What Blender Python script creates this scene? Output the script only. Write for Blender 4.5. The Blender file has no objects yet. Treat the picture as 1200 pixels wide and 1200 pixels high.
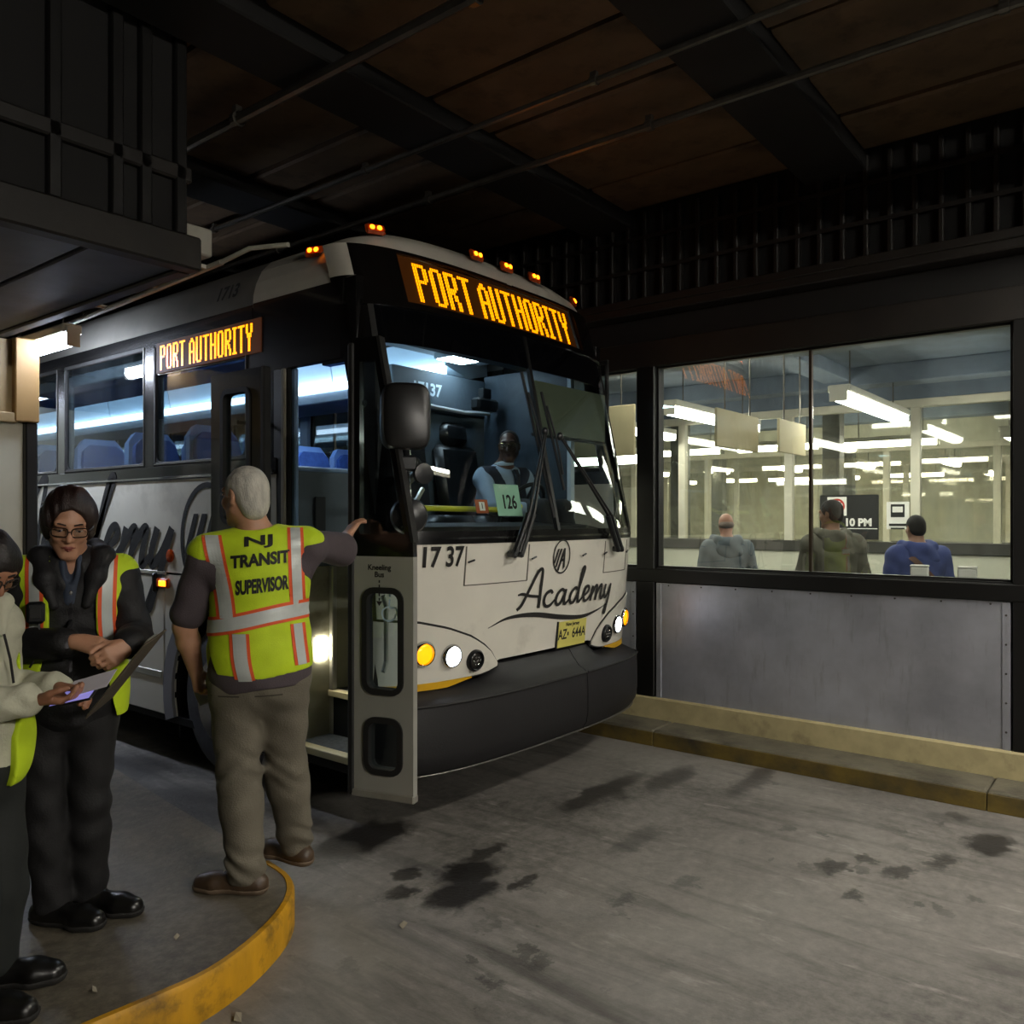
import bpy, bmesh, math, random
import numpy as np
from mathutils import Vector, Matrix
from mathutils.bvhtree import BVHTree

random.seed(7)
rng = np.random.default_rng(7)
PI = math.pi
S = bpy.context.scene
COL = S.collection

# ------------------------------------------------------------------ camera
CAM_A = math.atan2(760, 960)
FW = Vector((math.cos(CAM_A), math.sin(CAM_A), 0))
RT = Vector((math.sin(CAM_A), -math.cos(CAM_A), 0))
VIEW_ROT = math.atan2(RT.y, RT.x)          # rotation that maps local +x to the camera's right, +y into depth
cam_d = bpy.data.cameras.new('camera')
cam = bpy.data.objects.new('camera', cam_d)
COL.objects.link(cam)
cam.location = (0, 0, 1.72)
cam.rotation_euler = (PI / 2, 0, VIEW_ROT)
cam_d.sensor_width = 36
cam_d.lens = 36 * 960 / 1200
cam_d.shift_y = 7 / 1200
cam_d.clip_start = 0.05
S.camera = cam

# ------------------------------------------------------------------ world, view, render quality
S.view_settings.view_transform = 'Standard'
S.view_settings.look = 'None'
S.view_settings.exposure = 0.0
S.view_settings.gamma = 1
S.view_settings.use_curve_mapping = False
W = bpy.data.worlds.new('world')
S.world = W
W.use_nodes = True
W.node_tree.nodes['Background'].inputs[0].default_value = (0.6, 0.62, 0.7, 1)
W.node_tree.nodes['Background'].inputs[1].default_value = 0.004
try:
    S.cycles.use_denoising = True
    S.cycles.denoiser = 'OPENIMAGEDENOISE'
    S.cycles.max_bounces = 8
    S.cycles.transparent_max_bounces = 24
    S.cycles.sample_clamp_indirect = 6
    S.cycles.caustics_reflective = False
    S.cycles.caustics_refractive = False
except Exception:
    pass

# light levels (radiance of the emitting surfaces)
E_LANE = 125.0      # fluorescent tubes over the lane, behind the camera
E_ROOM = 24.0       # waiting room tubes
E_BUS = 12.0        # strips inside the bus
E_SIDE = 75.0      # tube over the platform beside the bus
E_LED = 1.15

# ------------------------------------------------------------------ materials
def lin(h):
    if isinstance(h, str):
        c = [int(h[i:i + 2], 16) / 255 for i in (0, 2, 4)]
        return tuple(((v + .055) / 1.055) ** 2.4 if v > .04045 else v / 12.92 for v in c)
    return h

class NT:
    def __init__(s, m):
        s.t = m.node_tree
        s.n = s.t.nodes
    def new(s, ty, **kw):
        n = s.n.new(ty)
        for k, v in kw.items():
            setattr(n, k, v)
        return n
    def link(s, a, b):
        s.t.links.new(a, b)
    def math(s, op, a, b=None, c=None, clamp=False):
        n = s.n.new('ShaderNodeMath'); n.operation = op; n.use_clamp = clamp
        for i, v in enumerate((a, b, c)):
            if v is None: continue
            if isinstance(v, (int, float)): n.inputs[i].default_value = v
            else: s.link(v, n.inputs[i])
        return n.outputs[0]
    def mix(s, fac, a, b):
        n = s.n.new('ShaderNodeMix'); n.data_type = 'RGBA'
        for sock, v in ((n.inputs[0], fac), (n.inputs[6], a), (n.inputs[7], b)):
            if isinstance(v, (int, float)): sock.default_value = v
            elif isinstance(v, tuple): sock.default_value = (*v[:3], 1)
            else: s.link(v, sock)
        return n.outputs[2]
    def coord(s, which='Object'):
        return s.n.new('ShaderNodeTexCoord').outputs[which]
    def noise(s, vec, scale, detail=4, rough=.55, dist=0):
        n = s.n.new('ShaderNodeTexNoise')
        n.inputs['Scale'].default_value = scale
        n.inputs['Detail'].default_value = detail
        n.inputs['Roughness'].default_value = rough
        n.inputs['Distortion'].default_value = dist
        if vec is not None: s.link(vec, n.inputs['Vector'])
        return n.outputs['Fac']
    def ramp(s, fac, a, b):
        n = s.n.new('ShaderNodeMapRange')
        n.inputs['From Min'].default_value = a
        n.inputs['From Max'].default_value = b
        s.link(fac, n.inputs['Value'])
        return n.outputs['Result']
    def scale(s, vec, v):
        n = s.n.new('ShaderNodeMapping')
        n.inputs['Scale'].default_value = v
        s.link(vec, n.inputs['Vector'])
        return n.outputs['Vector']

MATS = {}
def mat(name, col, rough=.5, metal=0.0, var=.12, nscale=6.0, bump=0.0, bscale=60.0, col2=None, dirt=None,
        emit=None, power=0.0, coat=0.0, spec=None, stretch=None, lo=.35, hi=.65):
    if name in MATS: return MATS[name]
    m = bpy.data.materials.new(name); m.use_nodes = True
    t = NT(m); b = t.n['Principled BSDF']
    c = lin(col)
    v = t.coord()
    if stretch: v = t.scale(v, stretch)
    nz = t.noise(v, nscale)
    f = t.ramp(nz, lo, hi)
    c2 = lin(col2) if col2 else tuple(x * (1 - var) for x in c)
    out = t.mix(f, c, c2)
    if dirt:                      # dirt = (colour, noise scale, from, to)
        g = t.ramp(t.noise(t.coord(), dirt[1], 6, .65), dirt[2], dirt[3])
        out = t.mix(g, out, lin(dirt[0]))
    t.link(out, b.inputs['Base Color'])
    b.inputs['Roughness'].default_value = rough
    b.inputs['Metallic'].default_value = metal
    if spec is not None: b.inputs['Specular IOR Level'].default_value = spec
    if coat:
        b.inputs['Coat Weight'].default_value = coat
        b.inputs['Coat Roughness'].default_value = .08
    if bump:
        bn = t.new('ShaderNodeBump'); bn.inputs['Strength'].default_value = bump
        bn.inputs['Distance'].default_value = .01
        t.link(t.noise(v, bscale, 5), bn.inputs['Height'])
        t.link(bn.outputs[0], b.inputs['Normal'])
    if emit is not None:
        b.inputs['Emission Color'].default_value = (*lin(emit), 1)
        b.inputs['Emission Strength'].default_value = power
    MATS[name] = m
    return m

def glass(name, tint, refl=.9, base=.045, rough=.01, film=None):
    m = bpy.data.materials.new(name); m.use_nodes = True
    t = NT(m); t.n.remove(t.n['Principled BSDF'])
    tr = t.new('ShaderNodeBsdfTransparent'); tr.inputs[0].default_value = (*lin(tint), 1)
    gl = t.new('ShaderNodeBsdfGlossy'); gl.inputs['Roughness'].default_value = rough
    lw = t.new('ShaderNodeLayerWeight'); lw.inputs[0].default_value = .5
    p = t.math('POWER', lw.outputs['Facing'], 4.5)
    fac = t.math('MULTIPLY_ADD', p, refl, base)
    if film:                                   # thin film on the pane, dust and painted haze: (colour, most, noise scale)
        df = t.new('ShaderNodeBsdfDiffuse'); df.inputs[0].default_value = (*lin(film[0]), 1)
        mx0 = t.new('ShaderNodeMixShader')
        nf = t.ramp(t.noise(t.scale(t.coord(), (1, 1, .35)), film[2], 6, .7), .4, .8)
        t.link(t.math('MULTIPLY', nf, film[1]), mx0.inputs[0])
        t.link(tr.outputs[0], mx0.inputs[1]); t.link(df.outputs[0], mx0.inputs[2])
        base_sh = mx0.outputs[0]
    else:
        base_sh = tr.outputs[0]
    mx = t.new('ShaderNodeMixShader')
    t.link(fac, mx.inputs[0]); t.link(base_sh, mx.inputs[1]); t.link(gl.outputs[0], mx.inputs[2])
    t.link(mx.outputs[0], t.n['Material Output'].inputs[0])
    MATS[name] = m
    return m

# ------------------------------------------------------------------ mesh builder
class MB:
    def __init__(s): s.v = []; s.f = []
    def add(s, vs, fs):
        o = len(s.v)
        s.v += [tuple(p) for p in vs]
        s.f += [tuple(i + o for i in q) for q in fs]
        return s
    def box(s, x0, x1, y0, y1, z0, z1, ch=0.0, M=None):
        if x0 > x1: x0, x1 = x1, x0
        if y0 > y1: y0, y1 = y1, y0
        if z0 > z1: z0, z1 = z1, z0
        ch = min(ch, (x1 - x0) * .45, (y1 - y0) * .45, (z1 - z0) * .45)
        if ch <= 0:
            vs = [(x, y, z) for z in (z0, z1) for y in (y0, y1) for x in (x0, x1)]
            fs = [(0, 2, 3, 1), (4, 5, 7, 6), (0, 1, 5, 4), (2, 6, 7, 3), (0, 4, 6, 2), (1, 3, 7, 5)]
        else:
            vs = []; ix = {}
            L = ((x0, x1), (y0, y1), (z0, z1))
            for i in (0, 1):
                for j in (0, 1):
                    for k in (0, 1):
                        sg = (i, j, k)
                        for a in range(3):       # vertex lying on the face normal to axis a
                            p = []
                            for b in range(3):
                                c = L[b][sg[b]]
                                if b != a: c += ch if sg[b] == 0 else -ch
                                p.append(c)
                            ix[(sg, a)] = len(vs); vs.append(tuple(p))
            fs = []
            for a in range(3):
                b, c = (a + 1) % 3, (a + 2) % 3
                for q in (0, 1):
                    lp = []
                    for (u, w) in ((0, 0), (1, 0), (1, 1), (0, 1)):
                        sg = [0, 0, 0]; sg[a] = q; sg[b] = u; sg[c] = w
                        lp.append(ix[(tuple(sg), a)])
                    fs.append(tuple(lp if q else lp[::-1]))
                for u in (0, 1):
                    for w in (0, 1):
                        e = []
                        for q in (0, 1):
                            sg = [0, 0, 0]; sg[b] = u; sg[c] = w; sg[a] = q
                            e.append((ix[(tuple(sg), b)], ix[(tuple(sg), c)]))
                        fs.append((e[0][0], e[1][0], e[1][1], e[0][1]))
            for sg in [(i, j, k) for i in (0, 1) for j in (0, 1) for k in (0, 1)]:
                fs.append(tuple(ix[(sg, a)] for a in range(3)))
        if M is not None: vs = [tuple(M @ Vector(p)) for p in vs]
        return s.add(vs, fs)
    def tube(s, pts, r, n=8, cap=True, flat=1.0):
        pts = [Vector(p) for p in pts]
        rs = r if isinstance(r, (list, tuple)) else [r] * len(pts)
        rings = []; up = None
        for i, p in enumerate(pts):
            d = (pts[min(i + 1, len(pts) - 1)] - pts[max(i - 1, 0)]).normalized()
            if up is None:
                up = Vector((0, 0, 1)) if abs(d.z) < .9 else Vector((1, 0, 0))
            a = d.cross(up).normalized(); b = a.cross(d).normalized(); up = b
            rings.append([p + a * (math.cos(2 * PI * k / n) * rs[i]) + b * (math.sin(2 * PI * k / n) * rs[i] * flat) for k in range(n)])
        vs = [q for g in rings for q in g]
        fs = []
        for i in range(len(pts) - 1):
            for k in range(n):
                fs.append((i * n + k, i * n + (k + 1) % n, (i + 1) * n + (k + 1) % n, (i + 1) * n + k))
        if cap:
            fs.append(tuple(range(n))[::-1]); fs.append(tuple((len(pts) - 1) * n + k for k in range(n)))
        return s.add(vs, fs)
    def lathe(s, prof, o, ax, n=20, closed=False):
        o = Vector(o); ax = Vector(ax).normalized()
        up = Vector((0, 0, 1)) if abs(ax.z) < .9 else Vector((1, 0, 0))
        a = ax.cross(up).normalized(); b = a.cross(ax).normalized()
        vs = []
        for (r, h) in prof:
            for k in range(n):
                t = 2 * PI * k / n
                vs.append(o + ax * h + a * (math.cos(t) * r) + b * (math.sin(t) * r))
        fs = []
        m = len(prof)
        for i in range(m if closed else m - 1):
            j = (i + 1) % m
            for k in range(n):
                fs.append((i * n + k, i * n + (k + 1) % n, j * n + (k + 1) % n, j * n + k))
        if not closed:
            if prof[0][0] > 1e-6: fs.append(tuple(range(n))[::-1])
            if prof[-1][0] > 1e-6: fs.append(tuple((m - 1) * n + k for k in range(n)))
        return s.add(vs, fs)
    def prism(s, poly, fn, d):
        """poly in 2D, fn(u, v, w) -> 3D, extruded over w in 0..d"""
        n = len(poly)
        vs = [fn(u, v, 0) for u, v in poly] + [fn(u, v, d) for u, v in poly]
        fs = [tuple(range(n))[::-1], tuple(range(n, 2 * n))] + [(i, (i + 1) % n, n + (i + 1) % n, n + i) for i in range(n)]
        return s.add(vs, fs)
    def ell(s, c, r, n=12, m=8, M=None):
        vs = []
        for i in range(m + 1):
            a = PI * i / m
            for k in range(n):
                t = 2 * PI * k / n
                p = Vector((math.sin(a) * math.cos(t) * r[0], math.sin(a) * math.sin(t) * r[1], math.cos(a) * r[2]))
                if M is not None: p = M @ p
                vs.append(Vector(c) + p)
        fs = []
        for i in range(m):
            for k in range(n):
                fs.append((i * n + k, (i + 1) * n + k, (i + 1) * n + (k + 1) % n, i * n + (k + 1) % n))
        return s.add(vs, fs)
    def solid_grid(s, A, B):
        """closed slab between two grids of points A (outer) and B (inner): lists of rows"""
        nr, nc = len(A), len(A[0])
        vs = [p for r in A for p in r] + [p for r in B for p in r]
        o = nr * nc; fs = []
        for i in range(nr - 1):
            for j in range(nc - 1):
                a, b, c, d = i * nc + j, i * nc + j + 1, (i + 1) * nc + j + 1, (i + 1) * nc + j
                fs.append((a, b, c, d)); fs.append((o + d, o + c, o + b, o + a))
        for i in range(nr - 1):
            a, b = i * nc, (i + 1) * nc
            fs.append((a, b, o + b, o + a))
            a, b = i * nc + nc - 1, (i + 1) * nc + nc - 1
            fs.append((b, a, o + a, o + b))
        for j in range(nc - 1):
            fs.append((j + 1, j, o + j, o + j + 1))
            a = (nr - 1) * nc + j
            fs.append((a, a + 1, o + a + 1, o + a))
        return s.add(vs, fs)
    def mesh(s, name, m, smooth=False):
        me = bpy.data.meshes.new(name)
        me.from_pydata(s.v, [], s.f)
        bm = bmesh.new(); bm.from_mesh(me)
        bmesh.ops.remove_doubles(bm, verts=bm.verts, dist=1e-6)
        bmesh.ops.dissolve_degenerate(bm, edges=bm.edges, dist=1e-7)
        bmesh.ops.recalc_face_normals(bm, faces=bm.faces)
        bm.to_mesh(me); bm.free()
        if m is not None: me.materials.append(m)
        if smooth:
            me.polygons.foreach_set('use_smooth', [True] * len(me.polygons))
            try: me.set_sharp_from_angle(angle=math.radians(40))
            except Exception: pass
        return me
    def build(s, name, m, parent=None, smooth=False, label=None, kind=None, loc=None):
        o = bpy.data.objects.new(name, s.mesh(name, m, smooth))
        COL.objects.link(o)
        if parent is not None: o.parent = parent
        if label: o['label'] = label
        if kind: o['kind'] = kind
        if loc is not None: o.location = loc
        return o

def tag(o, label=None, cat=None, group=None, kind=None):
    if label: o['label'] = label
    if cat: o['category'] = cat
    if group: o['group'] = group
    if kind: o['kind'] = kind
    return o
def empty(name, loc=(0, 0, 0), rz=0.0, label=None, cat=None, group=None, kind=None, parent=None):
    o = bpy.data.objects.new(name, None)
    o.empty_display_size = .1
    COL.objects.link(o)
    o.location = loc; o.rotation_euler = (0, 0, rz)
    if parent is not None: o.parent = parent
    return tag(o, label, cat, group, kind)
def kids(o): return [c for c in COL.objects if c.parent == o]
def copy_tree(o, parent=None):
    c = o.copy(); COL.objects.link(c)
    if parent is not None: c.parent = parent
    for ch in kids(o): copy_tree(ch, c)
    return c
def dup_mesh(o, loc=None, rot=None, scale=None, parent=None):
    c = o.copy(); COL.objects.link(c)
    if loc is not None: c.location = loc
    if rot is not None: c.rotation_euler = rot
    if scale is not None: c.scale = scale
    if parent is not None: c.parent = parent
    return c

# ------------------------------------------------------------------ flat lettering
def text_tris(s, size=1.0, bold=0.0, align='CENTER', cell=None, sx=1.0):
    """the built-in font as 2D triangles: (verts, faces)"""
    cu = bpy.data.curves.new('lettering', 'FONT')
    cu.body = s; cu.size = size; cu.offset = bold; cu.align_x = align; cu.align_y = 'CENTER'
    cu.resolution_u = 4
    ob = bpy.data.objects.new('lettering', cu)
    me = bpy.data.meshes.new_from_object(ob)
    bpy.data.objects.remove(ob); bpy.data.curves.remove(cu)
    bm = bmesh.new(); bm.from_mesh(me); bpy.data.meshes.remove(me)
    for v in bm.verts: v.co.x *= sx
    if cell:
        xs = [v.co.x for v in bm.verts]; ys = [v.co.y for v in bm.verts]
        for ax, lo, hi in ((0, min(xs), max(xs)), (1, min(ys), max(ys))):
            k = lo + cell
            while k < hi:
                co = Vector((0, 0, 0)); no = Vector((0, 0, 0)); co[ax] = k; no[ax] = 1
                bmesh.ops.bisect_plane(bm, geom=bm.verts[:] + bm.edges[:] + bm.faces[:], plane_co=co, plane_no=no)
                k += cell
    bmesh.ops.triangulate(bm, faces=bm.faces)
    bm.verts.index_update()
    V = [(v.co.x, v.co.y) for v in bm.verts]
    Fc = [tuple(v.index for v in f.verts) for f in bm.faces]
    bm.free()
    return V, Fc
def lettering(mb, V, Fc, fn): mb.add([fn(x, y) for x, y in V], Fc)

def smooth_line(pts, n=8):
    """Catmull-Rom through points of any dimension"""
    P = [np.array(p, float) for p in pts]
    P = [2 * P[0] - P[1]] + P + [2 * P[-1] - P[-2]]
    out = []
    for i in range(1, len(P) - 2):
        for k in range(n):
            t = k / n
            a, b, c, d = P[i - 1], P[i], P[i + 1], P[i + 2]
            out.append(.5 * (2 * b + (c - a) * t + (2 * a - 5 * b + 4 * c - d) * t * t + (3 * b - a - 3 * c + d) * t ** 3))
    out.append(P[-2])
    return out
def ribbon2d(pts, fn, mb, n=8):
    """pts: (x, y, width) ; a flat brush stroke mapped through fn(x, y)"""
    Q = smooth_line(pts, n)
    vs = []
    for i, q in enumerate(Q):
        d = Q[min(i + 1, len(Q) - 1)][:2] - Q[max(i - 1, 0)][:2]
        d = d / (np.linalg.norm(d) + 1e-9)
        nrm = np.array((-d[1], d[0])) * q[2] / 2
        vs.append(fn(*(q[:2] + nrm))); vs.append(fn(*(q[:2] - nrm)))
    mb.add(vs, [(2 * i, 2 * i + 1, 2 * i + 3, 2 * i + 2) for i in range(len(Q) - 1)])

T = .20
SCRIPT_WORD = [   # strokes of the word in a brush script: x-height 1, baseline 0
    [(-.15, .05, T), (.15, .35, T), (.6, 1.3, T), (1.0, 2.15, T), (1.28, 2.42, T), (1.42, 2.2, T), (1.45, 1.2, T * 1.1), (1.5, .0, T * 1.15)],
    [(-.25, .95, .1), (.1, .98, T * .9), (.7, .82, T * .9), (1.45, .72, T * .8)],
    [(2.5, .82, T * .9), (2.3, 1.0, T), (1.95, .82, T), (1.85, .42, T), (2.05, .08, T), (2.4, .08, T), (2.75, .4, T * .6)],
    [(3.55, .85, T), (3.25, 1.0, T), (2.95, .75, T), (2.85, .35, T), (3.05, .05, T), (3.35, .25, T), (3.62, .95, T * .7)],
    [(3.62, 1.0, T), (3.55, .4, T), (3.68, .06, T), (4.0, .3, T * .6)],
    [(4.75, .85, T), (4.45, 1.0, T), (4.15, .75, T), (4.05, .35, T), (4.25, .05, T), (4.55, .25, T), (4.9, 1.3, T * .8), (5.1, 2.2, T), (4.98, 2.3, T), (4.86, 1.8, T), (4.78, .5, T), (4.9, .06, T), (5.2, .3, T * .6)],
    [(5.2, .3, T * .6), (5.75, .7, T), (5.7, 1.0, T), (5.45, .95, T), (5.32, .5, T), (5.5, .06, T), (5.85, .2, T * .8), (6.1, .6, T * .5)],
    [(6.15, 1.0, T), (6.12, .5, T), (6.08, 0, T)],
    [(6.1, .3, T * .7), (6.4, .9, T), (6.6, .95, T), (6.62, .5, T), (6.58, .0, T)],
    [(6.6, .3, T * .7), (6.9, .9, T), (7.1, .95, T), (7.1, .4, T), (7.2, .05, T), (7.5, .35, T * .6)],
    [(7.55, 1.0, T), (7.5, .4, T), (7.65, .08, T), (7.95, .4, T), (8.15, 1.0, T * .9)],
    [(8.15, 1.0, T), (8.08, .2, T), (7.98, -.5, T), (7.9, -1.0, T), (7.75, -.95, T * .6), (7.85, -.4, .08)],
]
def emblem(mb, fn, r):
    """ring, slanted bars and the letter A inside an oval badge; unit radius r"""
    n = 40
    ring = []
    for k in range(n):
        a = 2 * PI * k / n
        ring += [fn(r * .86 * math.cos(a), r * math.sin(a)), fn(r * .76 * math.cos(a), r * .9 * math.sin(a))]
    mb.add(ring, [(2 * k, 2 * k + 1, (2 * k + 3) % (2 * n), (2 * k + 2) % (2 * n)) for k in range(n)])
    def inside(x, y): return (x / (.76 * r)) ** 2 + (y / (.9 * r)) ** 2 < .995
    for x0, w in ((-.62, .15), (-.36, .17), (-.06, .2)):       # bars leaning to the right
        rows = []
        for i in range(25):
            y = (-.9 + 1.8 * i / 24) * r
            if y > .48 * r: continue
            xl = (x0 + .45 * y / r) * r; xr = xl + w * r
            lim = .76 * r * math.sqrt(max(0, 1 - (y / (.9 * r)) ** 2))
            xl, xr = max(xl, -lim), min(xr, lim)
            if xr - xl < .02 * r: continue
            rows.append((xl, xr, y))
        vs = []
        for xl, xr, y in rows: vs += [fn(xl, y), fn(xr, y)]
        mb.add(vs, [(2 * i, 2 * i + 1, 2 * i + 3, 2 * i + 2) for i in range(len(rows) - 1)])
    # right leg of the A and its bar
    vs = [fn(.16 * r, .48 * r), fn(.34 * r, .48 * r), fn(.36 * r, -.6 * r), fn(.16 * r, -.78 * r)]
    mb.add(vs, [(0, 1, 2, 3)])
    vs = [fn(-.05 * r, -.12 * r), fn(.2 * r, -.12 * r), fn(.2 * r, -.28 * r), fn(-.1 * r, -.28 * r)]
    mb.add(vs, [(0, 1, 2, 3)])

GL = {}
def _g(ch, rows): GL[ch] = rows
_b = '11..11'
_g('P', ['11111.'] + [_b] * 4 + ['11111.'] + ['11....'] * 6)
_g('O', ['.1111.'] + [_b] * 10 + ['.1111.'])
_g('R', ['11111.'] + [_b] * 4 + ['11111.', '1111..', '11.11.', '11.11.'] + [_b] * 3)
_g('T', ['111111'] + ['..11..'] * 11)
_g('A', ['..11..', '.1111.'] + [_b] * 4 + ['111111'] + [_b] * 5)
_g('U', [_b] * 11 + ['.1111.'])
_g('H', [_b] * 5 + ['111111'] + [_b] * 6)
_g('I', ['1111'] + ['.11.'] * 10 + ['1111'])
_g('Y', [_b] * 4 + ['.1111.', '.1111.'] + ['..11..'] * 6)
def led_dots(s):
    dots = []; c = 0
    for ch in s:
        if ch == ' ': c += 3; continue
        g = GL[ch]
        for r, row in enumerate(g):
            for k, q in enumerate(row):
                if q == '1': dots.append((c + k, 11 - r))
        c += len(g[0]) + 1
    return dots, c - 1
# ================================================================== palette
STEEL_BLACK = mat('black_painted_steel', '090807', .45, 0, .3, 5, bump=.1, bscale=30)
DARK_BROWN = mat('sooty_brown_steel', '17120d', .6, 0, .45, 4, bump=.15, bscale=25)
SOOT = mat('soot', '070605', .8, 0, .3, 4)
CEIL_PANEL = mat('rusty_deck_panel', '66523c', .7, 0, .5, 2.2, bump=.2, bscale=18, dirt=('1a130d', 3.5, .5, .75))
SOFFIT = mat('soffit_board', '5a5c6a', .6, 0, .35, 3, bump=.1)
CREAM = mat('cream_paint', 'b5a97f', .6, 0, .18, 8, dirt=('6a6048', 5, .55, .85))
WHITE_POST = mat('pale_frame_paint', 'd6d2bd', .5, 0, .08, 5)
PALE_WALL = mat('pale_wall_paint', 'cfcfba', .7, 0, .12, 3)
BLUE_CEIL = mat('blue_grey_ceiling', '73808e', .7, 0, .25, 2)
ROOM_FLOOR = mat('room_floor_tile', '6b6a60', .5, 0, .2, 3)
TUBE_MAT = mat('lit_fluorescent_lens', 'fffdf0', .4, var=0, emit='fdfbee', power=E_ROOM)
HOUSING = mat('fixture_housing', 'cfcdbf', .5, 0, .08)
CONDUIT = mat('conduit_steel', '6e6a62', .35, .8, .25, 10)
PAINTED_PIPE = mat('white_painted_pipe', 'c9c6b8', .5, 0, .15, 8)
KERB_STONE = mat('kerb_concrete', '6d6857', .8, 0, .35, 4, bump=.3, bscale=40, dirt=('2e2a22', 3, .5, .8))
PANE = glass('clear_pane', 'fbfdfb', .9, .085, .0, film=('b8c4c8', .05, 3.0))  # bluish film paints a hazy veil onto the glass

def floor_material():
    m = bpy.data.materials.new('oil_stained_concrete'); m.use_nodes = True
    t = NT(m); b = t.n['Principled BSDF']
    co = t.coord('Object')
    big = t.ramp(t.noise(co, .55, 5, .6, .6), .35, .68)
    base = t.mix(big, lin('7f7b75'), lin('3d3a36'))
    fine = t.ramp(t.noise(co, 16, 8, .75), .38, .66)
    base = t.mix(t.math('MULTIPLY', fine, .5), base, lin('8f8b84'))
    streak = t.ramp(t.noise(t.scale(co, (3.2, .5, 1)), 1.6, 6, .65, .4), .5, .74)
    base = t.mix(t.math('MULTIPLY', streak, .75), base, lin('2a2724'))
    scuff = t.ramp(t.noise(t.scale(co, (4.5, 1.1, 1)), 2.4, 7, .7), .58, .74)
    base = t.mix(t.math('MULTIPLY', scuff, .65), base, lin('a7a39c'))
    # oil: a handful of puddled stains and many drips where buses stand
    sep = t.new('ShaderNodeSeparateXYZ')
    wob = t.new('ShaderNodeTexNoise'); wob.inputs['Scale'].default_value = 9; wob.inputs['Detail'].default_value = 8; wob.inputs['Roughness'].default_value = .7
    t.link(co, wob.inputs['Vector'])
    va = t.new('ShaderNodeVectorMath'); va.operation = 'MULTIPLY_ADD'
    t.link(wob.outputs['Color'], va.inputs[0]); va.inputs[1].default_value = (.3, .3, 0); t.link(co, va.inputs[2])
    t.link(va.outputs[0], sep.inputs[0])
    total = None
    for (x, y, rx, ry, w) in STAINS:
        dx = t.math('DIVIDE', t.math('SUBTRACT', sep.outputs[0], x + .15), rx)
        dy = t.math('DIVIDE', t.math('SUBTRACT', sep.outputs[1], y + .15), ry)
        d = t.math('ADD', t.math('MULTIPLY', dx, dx), t.math('MULTIPLY', dy, dy))
        k = t.math('MULTIPLY', t.math('MULTIPLY', t.math('SUBTRACT', 1.3, d, clamp=True), 1.2, clamp=True), w)
        total = k if total is None else t.math('MAXIMUM', total, k)
    vor = t.new('ShaderNodeTexVoronoi'); vor.inputs['Scale'].default_value = 5.0
    vor.inputs['Randomness'].default_value = 1.0
    t.link(va.outputs[0], vor.inputs['Vector'])
    sp = t.math('LESS_THAN', vor.outputs['Distance'], .22)
    pick = t.ramp(t.noise(co, .8, 2), .5, .58)
    drip = t.math('MULTIPLY', t.math('MULTIPLY', sp, pick), .5)
    total = t.math('MAXIMUM', total, drip, clamp=True)
    base = t.mix(total, base, lin('14110f'))
    t.link(base, b.inputs['Base Color'])
    t.link(t.math('SUBTRACT', .62, t.math('MULTIPLY', total, .28)), b.inputs['Roughness'])
    bn = t.new('ShaderNodeBump'); bn.inputs['Strength'].default_value = .35; bn.inputs['Distance'].default_value = .01
    t.link(t.noise(co, 45, 6, .7), bn.inputs['Height']); t.link(bn.outputs[0], b.inputs['Normal'])
    return m
# oil stains on the lane: centre x, y, radii, strength
STAINS = [(2.98, 2.62, .20, .13, .95), (2.80, 2.50, .22, .12, .95), (2.62, 2.72, .10, .06, .85), (3.05, 2.35, .10, .05, .8), (3.22, 2.72, .16, .06, .8),
          (2.78, 2.85, .09, .05, .8), (2.95, 3.35, .35, .18, .9), (4.35, 2.75, .5, .10, .7), (4.9, 2.55, .35, .10, .6), (5.25, 2.1, .5, .08, .6),
          (4.15, 1.28, .10, .07, .75), (4.35, 1.15, .07, .05, .7), (4.3, 1.0, .10, .05, .7), (4.55, .85, .12, .06, .65), (4.95, .70, .20, .12, .85),
          (3.9, 1.1, .06, .05, .7), (3.55, 1.75, .10, .05, .6), (3.2, 1.9, .08, .05, .6), (3.85, 2.2, .25, .07, .5), (2.6, 4.6, .3, .5, .6), (2.75, 5.6, .3, .4, .6)]
ROAD = floor_material()

def platform_material():
    m = bpy.data.materials.new('worn_platform_concrete'); m.use_nodes = True
    t = NT(m); b = t.n['Principled BSDF']; co = t.coord('Object')
    base = t.mix(t.ramp(t.noise(co, 1.1, 6, .6, .3), .35, .7), lin('6f6758'), lin('453f35'))
    base = t.mix(t.math('MULTIPLY', t.ramp(t.noise(co, 22, 7, .7), .42, .68), .4), base, lin('8d8676'))
    base = t.mix(t.math('MULTIPLY', t.ramp(t.noise(t.scale(co, (1.5, 3, 1)), 2.5, 6, .7), .55, .72), .5), base, lin('2c2822'))
    t.link(base, b.inputs['Base Color'])
    b.inputs['Roughness'].default_value = .5
    bn = t.new('ShaderNodeBump'); bn.inputs['Strength'].default_value = .3; bn.inputs['Distance'].default_value = .01
    t.link(t.noise(co, 38, 6, .7), bn.inputs['Height']); t.link(bn.outputs[0], b.inputs['Normal'])
    return m
PLATFORM = platform_material()
YELLOW = mat('worn_yellow_kerb_paint', 'c9930f', .55, 0, .3, 10, bump=.25, bscale=50, dirt=('4c3a16', 7, .5, .72), stretch=(1, 1, .35))
YELLOW_OLD = mat('faded_yellow_kerb_paint', '6e5c22', .75, 0, .3, 5, bump=.3, bscale=40, dirt=('332d20', 2.6, .42, .7), stretch=(1, .5, 1))

# ================================================================== lane, platform, kerbs
MB().box(-9, 5.9, -9, 26, -.2, 0).build('floor', ROAD, kind='structure', label='oil-stained concrete bus lane in front of the bus')

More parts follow.
